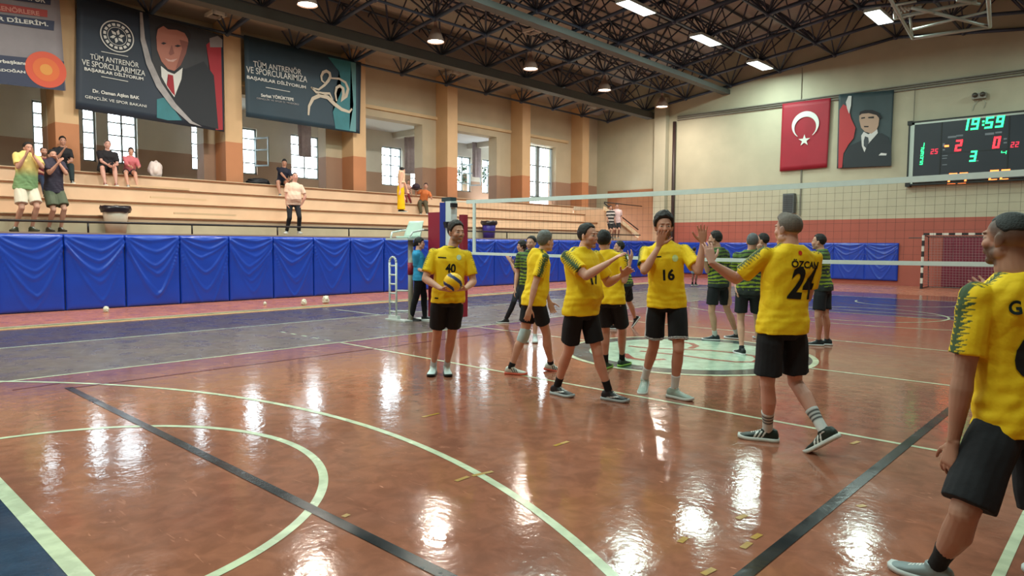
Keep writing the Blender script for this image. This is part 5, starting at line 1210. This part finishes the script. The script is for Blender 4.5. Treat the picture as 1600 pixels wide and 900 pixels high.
# ---- yellow team -------------------------------------------------------------
a = dict(YELLOW, foot=(687, 597), head=(713,), top=345, pel=700, neck=704, phi=4, hphi=32, hair=(38, 30, 28), hs=FULL, beard=.55, stache=.6, skin=(176, 128, 106), vox=.0065,
    armR=dict(e=(666, 434), w=(689, 451), dn=.27, hand=dict(d=(.55, .75, -.12), n=(-.2, .25, 1), curl=.4)), armL=dict(e=(737, 432), w=(727, 451), dn=.27, hand=dict(d=(.55, -.75, -.12), n=(-.2, -.25, 1), curl=.4)),
    legR=dict(k=(686, 533), a=(677, 573), f=-10), legL=dict(k=(705, 531), a=(698, 573), f=6), sockc=(190, 196, 200), sock=.10, shoe=(196, 216, 216), sole=(40, 44, 46), lend=.72, collar=(34, 60, 40))
J = person('person in yellow jersey 40 holding a yellow and blue volleyball at the waist', a)
decal(J, 'shirt_number', '40', .60, .115, .105, (20, 20, 20)); decal(J, 'shirt_mark', '-', .80, .09, .014, (20, 24, 20), dx=-.10); decal(J, 'shirt_crest', '', .82, .055, .06, (190, 216, 190), dx=.09, poly=disc_poly()); decal(J, 'hem_mark', '-', .0, .04, .015, (20, 24, 20), dx=-.14)
# the ball he holds
bc = J['lift'](708, 441, .36); bl = MB(); n1, n2 = 48, 32; bl.ell(bc, .105, None, n1, n2); me = bpy.data.meshes.new('volleyball'); me.from_pydata([tuple(np.array(v)-bc) for v in bl.v], [], bl.f); me.update(); V = np.array(bl.v)-bc
dd = V/.105; c = np.tile(L3((236, 186, 20)), (len(V), 1)); sw_ = np.sin(3*np.arctan2(dd@J['R'], dd@N_(J['T']+Z*.3))+2.5*(dd@N_(Z-J['T']*.3))*2); c[sw_ > .45] = L3((40, 50, 96)); c[np.abs(sw_-.45) < .05] = L3((210, 200, 180))
setcol(me, c); me.materials.append(mat_vc('ball_skin', .45)); me.polygons.foreach_set('use_smooth', [True]*len(me.polygons)); o = bpy.data.objects.new('volleyball', me); COL.objects.link(o); o.location = tuple(bc); tag(o, 'yellow and blue volleyball held by the man in shirt 40', 'ball')
a = dict(YELLOW, foot=(832, 588), head=(853,), top=361, pel=834, neck=(842, 391), phi=112, hphi=120, hair=(96, 96, 94), hs=dict(FULL, front=.082), skin=(180, 132, 110), vox=.0075, belly=.02,
    armR=dict(e=(829, 447), w=(828, 480), dn=.05), armL=dict(e=(850, 440), w=(858, 470), dn=.0),
    legL=dict(k=(818, 524), a=(799, 574), f=75, pad=1), legR=dict(k=(849, 529), a=(861, 569), f=95, pitch=10, lift=.0), sockc=(30, 30, 34), sock=.06, shoe=(206, 212, 206), shoestripe=(20, 24, 28), sole=(206, 96, 76), lend=.62)
J = person('grey-haired person in yellow jersey seen from behind, walking right with a pale knee pad', a)
a = dict(YELLOW, foot=(925, 630), head=(919,), top=348, pel=908, neck=(908, 389), phi=52, sphi=46, hphi=58, hair=(30, 26, 26), hs=dict(SHORT, front=.086, recede=.6), beard=.35, skin=(186, 134, 112), vox=.0055, belly=.055, wide=1.08, armm=1.08,
    armR=dict(e=(911, 432), w=(953, 409), dn=.12, hand=dict(d=(.8, .2, .5), n=(.6, .5, -.5), curl=.25, spread=.16)), armL=dict(e=(951, 446), w=(972, 430), dn=.15, hand=dict(d=(.8, -.1, .45), n=(.5, -.6, -.5), curl=.25, spread=.16)),
    legR=dict(k=(893, 550), a=(871, 604), f=52), legL=dict(k=(932, 550), a=(952, 612), f=62), sockc=(22, 22, 26), sock=.13, shoe=(28, 30, 34), swoosh=1, sole=(160, 166, 168), lend=.74, shoek=1.05, collar=(190, 150, 24))
J = person('smiling dark-haired person in yellow jersey with both hands raised, striding right in black shoes', a)
decal(J, 'shirt_number', '7', .50, .06, .09, (20, 20, 20), dx=.02); decal(J, 'shirt_number', '1', .50, .03, .09, (20, 20, 20), dx=-.045)
a = dict(YELLOW, foot=(962, 584), head=(944,), top=360, pel=954, neck=(949, 392), phi=160, hphi=165, hair=(28, 25, 26), hs=FULL, skin=(176, 128, 108), vox=.008, armm=.95,
    armR=dict(e=(975, 430), w=(984, 410), dn=-.1), armL=dict(e=(925, 440), w=(925, 470), dn=0),
    legR=dict(k=(974, 524), a=(972, 562), f=150), legL=dict(k=(948, 528), a=(946, 566), f=160), sockc=(24, 24, 26), sock=.12, shoe=(30, 50, 36), sole=(120, 170, 60), lend=.8)
J = person('person in yellow jersey seen from behind between the smiling man and shirt 16', a)
decal(J, 'shirt_name', 'İMR', .84, .13, .045, (20, 20, 20), True, dx=-.055); decal(J, 'shirt_number', '4', .62, .12, .17, (20, 20, 20), True)
a = dict(YELLOW, foot=(1034, 622), head=(1037,), top=333, pel=1042, neck=(1038, 380), phi=4, hphi=10, hair=(36, 30, 30), hs=dict(FULL, th=.016, crown=.03), beard=.75, stache=.7, skin=(170, 118, 96), vox=.0055, sup_=0,
    armR=dict(e=(1009, 420), w=(1029, 386), dn=.20, hand=dict(d=(.15, .25, 1), n=(.9, .2, 0), curl=.2, spread=.16)), armL=dict(e=(1094, 412), w=(1098, 381), dn=.18, hand=dict(d=(.1, -.05, 1), n=(1, 0, 0), curl=.12, spread=.2)),
    legR=dict(k=(1024, 550), a=(1007, 592), f=-8, pitch=18, lift=.04), legL=dict(k=(1061, 552), a=(1054, 608), f=55), sockc=(210, 214, 216), sock=.17, shoe=(150, 166, 158), sole=(200, 204, 200), lcol=shorts16, lend=.80, collar=(190, 150, 24))
J = person('bearded person in yellow jersey 16 and black shorts with white hems, both palms raised', a)
decal(J, 'shirt_number', '16', .47, .115, .115, (22, 22, 22), dx=.02); decal(J, 'shirt_mark', '-', .78, .09, .014, (20, 24, 20), dx=-.09); decal(J, 'shirt_crest', '', .74, .06, .07, (196, 214, 150), dx=.09, poly=disc_poly())
# ---- green and black team ------------------------------------------------------
GREEN = dict(shirt=stripes_green, legs='shorts', lcol=plain((26, 28, 34)), skin=(176, 130, 108), vox=.009, shoe=(36, 50, 56), sole=(200, 206, 206), hair=BK, hs=SHORT)
a = dict(GREEN, foot=(1120, 534), head=(1117,), top=361, pel=1122, neck=(1123, 388), phi=-125, hphi=-100, hs=FULL, beard=.6, armR=dict(e=(1139, 440), w=(1140, 462), dn=.05), armL=dict(e=(1104, 425), w=(1100, 405), dn=.1),
    legL=dict(k=(1115, 500), a=(1117, 524), f=-88), legR=dict(k=(1138, 500), a=(1151, 522), f=-110), sockc=(200, 204, 206), sock=.1, lend=.72)
person('dark-haired person in lime and black striped jersey walking left beyond the net, white socks', a)
a = dict(GREEN, foot=(1172, 553), head=(1176,), top=364, pel=1170, neck=(1172, 392), phi=180, hphi=175, hair=(92, 94, 98), armR=dict(e=(1195, 405), w=(1187, 390), dn=.0, hand=dict(d=(0, .5, 1), n=(1, .3, 0))), armL=dict(e=(1148, 425), w=(1150, 448), dn=0),
    legL=dict(k=(1157, 508), a=(1159, 545), f=-150), legR=dict(k=(1183, 508), a=(1186, 540), f=170), sock=.04, sockc=(30, 34, 40), lend=.72, shoe=(34, 42, 44))
J = person('grey-haired person in lime striped jersey seen from behind, hand at the head', a); decal(J, 'shirt_number', '3', .52, .1, .15, (206, 212, 214), True, dx=.03)
a = dict(GREEN, foot=(1200, 530), head=(1191,), top=364, pel=1196, neck=(1193, 390), phi=-100, legL=dict(a=(1196, 522)), legR=dict(a=(1206, 520)), armR=dict(e=(1200, 420), w=(1188, 400), dn=.1))
person('dark-haired person mostly hidden behind the man in shirt 24', a)
a = dict(GREEN, foot=(1284, 541), head=(1279,), top=365, pel=1286, neck=(1284, 391), phi=-105, hphi=-95, hs=dict(SHORT, recede=1, front=.088), beard=.3, belly=.03, armL=dict(e=(1272, 425), w=(1268, 440), dn=0), armR=dict(e=(1290, 430), w=(1276, 448), dn=.1),
    legL=dict(k=(1280, 505), a=(1279, 532), f=-85), legR=dict(k=(1292, 505), a=(1292, 531), f=-80), sock=.03, sockc=(60, 64, 70), lend=.78)
J = person('person in lime and black striped jersey standing right of shirt 24, facing left', a); decal(J, 'shirt_number', '9', .66, .1, .11, (206, 212, 214), True, dx=.04)
a = dict(GREEN, foot=(975, 518), head=(967,), top=376, pel=978, neck=(974, 399), phi=-95, hphi=-80, armR=dict(e=(985, 430), w=(975, 435), dn=.1), legL=dict(k=(980, 486), a=(958, 508), f=-85), legR=dict(k=(985, 484), a=(992, 497), f=-100, pitch=55, lift=.10), sock=.0, lend=.8, shoe=(30, 34, 36))
person('person in lime jersey stepping left behind shirt 16, one heel raised', a)
a = dict(GREEN, foot=(829, 532), head=(830,), top=368, pel=828, neck=(829, 392), phi=0, hphi=-30, legL=dict(a=(836, 526)), legR=dict(a=(822, 526)), sock=.05, sockc=(200, 205, 208), lend=.8, shoe=(190, 200, 204), beard=.3)
person('dark-haired person standing behind the grey-haired yellow player, mostly hidden', a)
a = dict(foot=(803, 503), head=(815, 385), top=373, H=1.66, pel=(812, 446), neck=(814, 400), phi=-95, hphi=-85, shirt=plain((40, 40, 44)), legs='trousers', lcol=plain((26, 26, 34)), skin=(178, 132, 112), vox=.009, hair=(34, 28, 26), hs=dict(th=.016, front=.06, side=-.03, nape=-.09, crown=.01), hairx=[('long_hair', (0, -.07, -.12, .065, .045, .14))],
    armR=dict(e=(811, 428), w=(802, 412), dn=.1), armL=dict(e=(806, 425), w=(797, 408), dn=.1), legL=dict(k=(803, 473), a=(790, 499), f=-90), legR=dict(k=(815, 475), a=(825, 497), f=-90, pitch=20, lift=.03), shoe=(28, 28, 30), sole=(190, 186, 186), sleeve=.8, lw=.85)
person('long-haired person in black clothes clapping, walking left behind the grey-haired player', a)
# referee
a = dict(foot=(654, 504), head=(656,), top=362, H=1.72, pel=656, neck=(652, 392), phi=80, hphi=82, shirt=plain((44, 140, 184)), legs='trousers', lcol=plain((24, 24, 30)), skin=(186, 138, 116), vox=.008, hair=(26, 22, 24), hs=dict(th=.012, front=.06, side=-.01, nape=-.06, crown=.006), hairx=[('ponytail', (0, -.115, -.02, .03, .035, .05))],
    armR=dict(e=(650, 418), w=(663, 424), dn=.1), armL=dict(e=(660, 420), w=(668, 424), dn=.05), legR=dict(k=(646, 460), a=(643, 495), f=75), legL=dict(k=(662, 460), a=(664, 494), f=85), shoe=(24, 24, 28), sole=(60, 60, 64), sleeve=.78, collar=(34, 60, 120), lw=.95)
person('person in light blue shirt and black trousers beside the referee stand', a)
# child far right
a = dict(foot=(1084, 447), head=(1085,), top=386, pel=1086, neck=(1085, 399), phi=150, shirt=plain((176, 196, 210)), legs='shorts', lcol=plain((150, 186, 206)), skin=(150, 106, 90), vox=.014, svox=.012, hair=BK, hs=SHORT, legL=dict(a=(1082, 443)), legR=dict(a=(1087, 443)), sock=.08, armR=dict(e=(1092, 414), w=(1090, 404), dn=0))
person('child in pale blue kit near the back wall between the raised hands', a)
# ---- shirt 24
a = dict(YELLOW, foot=(1232, 700), head=(1231,), top=331, pel=1222, neck=(1236, 385), phi=-140, sphi=-152, hphi=-124, hair=(96, 84, 76), hs=dict(th=.0015, front=.074, side=.012, nape=-.03, crown=.003, mohawk=.028), buzz=.5, skin=(182, 134, 116), vox=.005, wide=1.06, neckw=1.08, armm=1.05,
    armL=dict(e=(1148, 436), w=(1112, 411), dn=.05, hand=dict(d=(.35, .1, 1), n=(.9, .1, -.4), curl=.25, spread=.10)), armR=dict(e=(1262, 450), w=(1240, 440), dn=-.28),
    legL=dict(k=(1199, 605), a=(1199, 672), f=-92), legR=dict(k=(1243, 604), a=(1287, 674), f=-120, pitch=38, lift=.10), sockc=(200, 204, 204), sock=.19, sockstripe=1, shoe=(26, 42, 36), shoestripe=(214, 218, 214), sole=(196, 202, 198), lend=.82, lw=1.05, shoek=1.06, cvox=.0055, svox=.005)
J = person('person seen from behind in yellow jersey 24, arm stretched left to clap hands', a)
decal(J, 'shirt_name', 'ÖZCAN', .80, .25, .066, (22, 20, 18), True, dx=.075); decal(J, 'shirt_number', '24', .56, .24, .25, (22, 20, 18), True, dx=.075, shear=.12); decal(J, 'shirt_crest', '', .93, .03, .035, (200, 50, 30), True, dx=.02, poly=disc_poly())
# ---- foreground
a = dict(YELLOW, foot=(1525, 922), head=(1574,), top=338, H=1.76, pel=(1590, 655), neck=(1590, 432), phi=-130, sphi=-140, hphi=-118, hair=(34, 36, 36), hs=dict(th=.001, front=.085, side=.055, nape=.03, crown=.004), buzz=.8, beard=.7, skin=(150, 106, 86), vox=.0048, wide=1.08, neckw=1.15, armm=1.12,
    armL=dict(e=(1500, 612), w=(1490, 690), dn=.05, hand=dict(d=(.15, .1, -1), n=(.1, -1, 0), curl=.45)), armR=dict(e=(1640, 560), w=(1560, 462), dn=-.30, hand=dict(d=(.9, .1, .35), n=(.1, .5, .9), curl=.15, spread=.14)),
    legL=dict(k=(1512, 790), a=(1462, 884), f=-105), legR=dict(k=(1640, 800), a=(1680, 890), f=-110), sockc=(20, 20, 22), sock=.16, shoe=(120, 134, 136), sole=(190, 196, 196), lend=.9, legm=1.12, cvox=.0055, svox=.006)
J = person('large foreground person in yellow jersey and black shorts, seen from behind at the right edge', a)
decal(J, 'shirt_name', 'G', .80, .045, .062, (22, 40, 42), True, dx=-.11); decal(J, 'shirt_number', '6', .50, .16, .25, (24, 24, 24), True, dx=-.03, shear=.05)
# ---- spectators ----------------------------------------------------------------
SPV = .011
def spec(label, **a):
    a.setdefault('vox', SPV); a.setdefault('svox', .010); a.setdefault('hair', BK); a.setdefault('hs', SHORT); a.setdefault('skin', (166, 118, 98)); a.setdefault('sock', .0); a.setdefault('ease', .006)
    return person(label, a)
WK = 1.8
def tgreen(V, I):
    t = ((V-I['P0'])@I['US'])/I['len']; w = sstep(.25, .6, t)[:, None]; return L3((120, 150, 104))*(1-w)+L3((222, 196, 120))*w
def gw(px, X): q = unp(px, 300, 0, X); return (X, q[1])
spec('standing spectator in yellow and green shirt and white shorts clapping at the far left', G=gw(40, -13.75), foot=(40, 362), z0=WK, head=(44,), top=222, pel=(40, 292), neck=(43, 238), phi=25, shirt=tgreen, legs='shorts', lcol=plain((214, 204, 186)), lw=1.15, wide=1.1, beard=.5, armR=dict(e=(26, 268), w=(40, 244), dn=.25, hand=dict(d=(.3, .2, .8))), armL=dict(e=(66, 262), w=(52, 243), dn=.25, hand=dict(d=(.3, -.2, .8))), legR=dict(a=(24, 355), dn=0, f=-20), legL=dict(a=(50, 355), dn=0, f=30), shoe=(60, 66, 52), sole=(60, 60, 50))
spec('standing spectator in dark t-shirt and olive cargo shorts clapping, second from the left', G=gw(86, -13.95), foot=(86, 362), z0=WK, head=(82,), top=233, pel=(84, 298), neck=(83, 248), phi=25, shirt=plain((52, 46, 62)), legs='shorts', lcol=plain((92, 98, 80)), lw=1.2, beard=.6, armR=dict(e=(76, 276), w=(90, 256), dn=.25), armL=dict(e=(104, 272), w=(92, 254), dn=.2), legR=dict(a=(76, 356), dn=0), legL=dict(a=(95, 356), dn=0), shoe=(60, 50, 40), sole=(50, 46, 40))
def seated(label, X, px, headtop, seatz, footz, **a):
    """sits on the tier edge at X with the feet on the step below"""
    y = unp(px, 250, 0, X)[1]; G = np.array([X, y, footz]); h = a.pop('H', 1.72); k = h/1.75; P = np.array([X-.12, y, seatz+.10*k])
    T = N_(np.array([CAM[0]-G[0], CAM[1]-G[1], 0])); d = float((P-G)@T); pp = proj(P); ht = unp(px+a.get('hx', 0), headtop, 0, X-.05); nk = P+Z*.50*k+np.array([a.get('lean', .14), 0, 0]); hc = nk+Z*.165*k+np.array([.03, 0, 0]); a.pop('hx', 0); a.pop('lean', 0)
    a.setdefault('legm', 1.12); kx = X+.36*k; yy = (.10, -.10); S = dict(a, G=(X, y), foot=(px, 300), z0=footz, H=h, pel=tuple(pp), pdn=d, neck=tuple(proj(nk)), ndn=float((nk-G)@T), head=tuple(proj(hc)), hdn=float((hc-G)@T))
    for s, e in (('L', 1), ('R', -1)):
        F_, Lf = pose(G, T, np.cross(Z, T), a['phi']); af = G+F_*.40*k+Lf*e*.13*k+Z*.085*k; kk = P+F_*.42*k+Lf*e*.14*k+Z*.02
        S['leg'+s] = dict(a=tuple(proj(af)), k=tuple(proj(kk)), dn=float((af-G)@T), f=a['phi'], pw=60)
    return spec(label, **S)
LAP = dict(dn=.42)
def lap(px, hd, X, seatz, dx): 
    y = unp(px, 250, 0, X)[1]; q = proj(np.array([X+.30, y+dx*.8, seatz+.20])); return dict(w=tuple(q), dn=.34)
seated('bald bearded spectator in maroon shirt sitting behind the two standing men', -15.72, 68, 218, 3.10, 2.67, phi=20, shirt=plain((110, 40, 56)), lcol=plain((44, 56, 84)), legs='trousers', hs=BALD, beard=.7, armL=lap(68, 0, -15.72, 3.1, .1), armR=lap(68, 0, -15.72, 3.1, -.1))
seated('spectator in black t-shirt sitting by the first column with a hand at the chin', -16.42, 98, 205, 3.5, 3.10, phi=10, shirt=plain((32, 32, 38)), lcol=plain((40, 52, 56)), legs='trousers', hs=FULL, armL=lap(98, 0, -16.42, 3.5, .1), armR=dict(w=(98, 236), dn=.25))
seated('heavy spectator in black sports shirt and shorts sitting on the top tier', -16.42, 168, 215, 3.5, 3.10, phi=8, H=1.78, wide=1.15, belly=.05, shirt=plain((34, 30, 36)), lcol=plain((34, 36, 38)), legs='shorts', lend=.9, hs=SHORT, hair=(80, 70, 66), skin=(190, 140, 124), armL=lap(168, 0, -16.42, 3.5, .12), armR=lap(168, 0, -16.42, 3.5, -.12), shoe=(150, 80, 70))
seated('young spectator in pink top sitting beside a carrier bag', -16.42, 204, 226, 3.5, 3.10, phi=5, H=1.5, shirt=plain((206, 112, 120)), lcol=plain((46, 40, 44)), legs='shorts', lend=.5, hs=dict(th=.014, front=.06, side=-.03, nape=-.08, crown=.01), hairx=[('long_hair', (0, -.05, -.08, .075, .04, .09))], skin=(190, 136, 114), armL=lap(204, 0, -16.42, 3.5, .14), armR=lap(204, 0, -16.42, 3.5, -.14), shoe=(150, 150, 150), sleeve=1.6, hair=(50, 36, 32))
seated('spectator in navy polo shirt sitting on the top tier looking down', -16.42, 443, 244, 3.5, 3.10, phi=0, hpitch=25, shirt=plain((32, 34, 52)), lcol=plain((46, 44, 50)), legs='shorts', lend=.6, hs=SHORT, armL=lap(443, 0, -16.42, 3.5, .1), armR=lap(443, 0, -16.42, 3.5, -.1))
spec('standing spectator in pale pink v-neck shirt and black trousers, hands on hips', G=gw(457, -13.75), foot=(457, 364), z0=WK, head=(461,), top=269, pel=(458, 318), neck=(460, 286), phi=12, shirt=plain((226, 190, 170)), legs='trousers', lcol=plain((26, 26, 32)), belly=.08, wide=1.05, hs=dict(BALD), armR=dict(e=(440, 305), w=(449, 320), dn=.05), armL=dict(e=(481, 303), w=(471, 320), dn=.05), legR=dict(a=(448, 361), dn=0, f=-15), legL=dict(a=(467, 361), dn=0, f=20), shoe=(200, 200, 200), lw=.95, skin=(184, 130, 112))
spec('standing spectator with bare back and long yellow skirt, hair in a bun', G=gw(627, -15.1), foot=(627, 330), z0=2.67, head=(629,), top=253, H=1.68, pel=(626, 294), neck=(627, 267), phi=105, shirt=plain((226, 190, 160)), hem=.3, sleeve=0, legs='skirt', lcol=plain((232, 184, 10)), hs=dict(th=.010, front=.06, side=-.01, nape=-.06, crown=.0), hairx=[('hair_bun', (0, -.09, .09, .04, .04, .04))], armL=dict(e=(634, 282), w=(636, 296), dn=0), armR=dict(e=(622, 284), w=(625, 298), dn=.0), legL=dict(a=(629, 328), dn=0), legR=dict(a=(625, 328), dn=0), skin=(206, 154, 130), top_name='top')
JO = seated('spectator in orange top and olive trousers sitting and holding a dark hat', -15.72, 664, 280, 3.10, 2.67, phi=-5, H=1.6, shirt=plain((204, 112, 62)), lcol=plain((88, 80, 62)), legs='trousers', lw=1.15, hs=FULL, hair=(60, 30, 28), armL=lap(664, 0, -15.72, 3.1, .1), armR=dict(w=(650, 297), dn=.3))
p = JO['wrR']+np.array([.06, -.05, .12]); ht = tag(empty('hat', tuple(p)), 'dark round hat held out by the spectator in orange', 'hat'); MB().ell((0, 0, 0), (.16, .16, .13)).build('crown', mat('hat_dark', (50, 32, 44), .8), ht, True); MB().loft([((0, 0, -.08), (1, 0, 0), (0, 1, 0), .22, .22), ((0, 0, -.06), (1, 0, 0), (0, 1, 0), .22, .22)], 24).build('brim', mat('hat_dark', (50, 32, 44), .8), ht)
seated('small child in red sitting on the stand behind the yellow skirt', -16.42, 637, 276, 3.5, 3.10, phi=10, H=1.1, shirt=plain((196, 150, 140)), lcol=plain((120, 36, 44)), legs='trousers')
spec('child in black and white striped top standing at the far end of the stand', G=gw(953, -13.75), foot=(953, 372), z0=WK, head=(954,), top=321, pel=(954, 348), neck=(954, 329), phi=20, shirt=lambda V, I: np.where((np.sin(((V-I['P0'])@I['US'])*40) > 0)[:, None], L3((30, 28, 32)), L3((190, 180, 176))), legs='shorts', lcol=plain((28, 26, 30)), legL=dict(a=(956, 370), dn=0), legR=dict(a=(951, 370), dn=0), armR=dict(e=(949, 344), w=(951, 350), dn=.05), vox=.014)
spec('child in pale pink shirt and black shorts standing at the far end of the stand', G=gw(963, -13.75), foot=(963, 372), z0=WK, head=(964,), top=318, pel=(964, 347), neck=(964, 327), phi=5, shirt=plain((222, 190, 190)), legs='shorts', lcol=plain((32, 30, 34)), legL=dict(a=(966, 370), dn=0), legR=dict(a=(961, 370), dn=0), vox=.014)
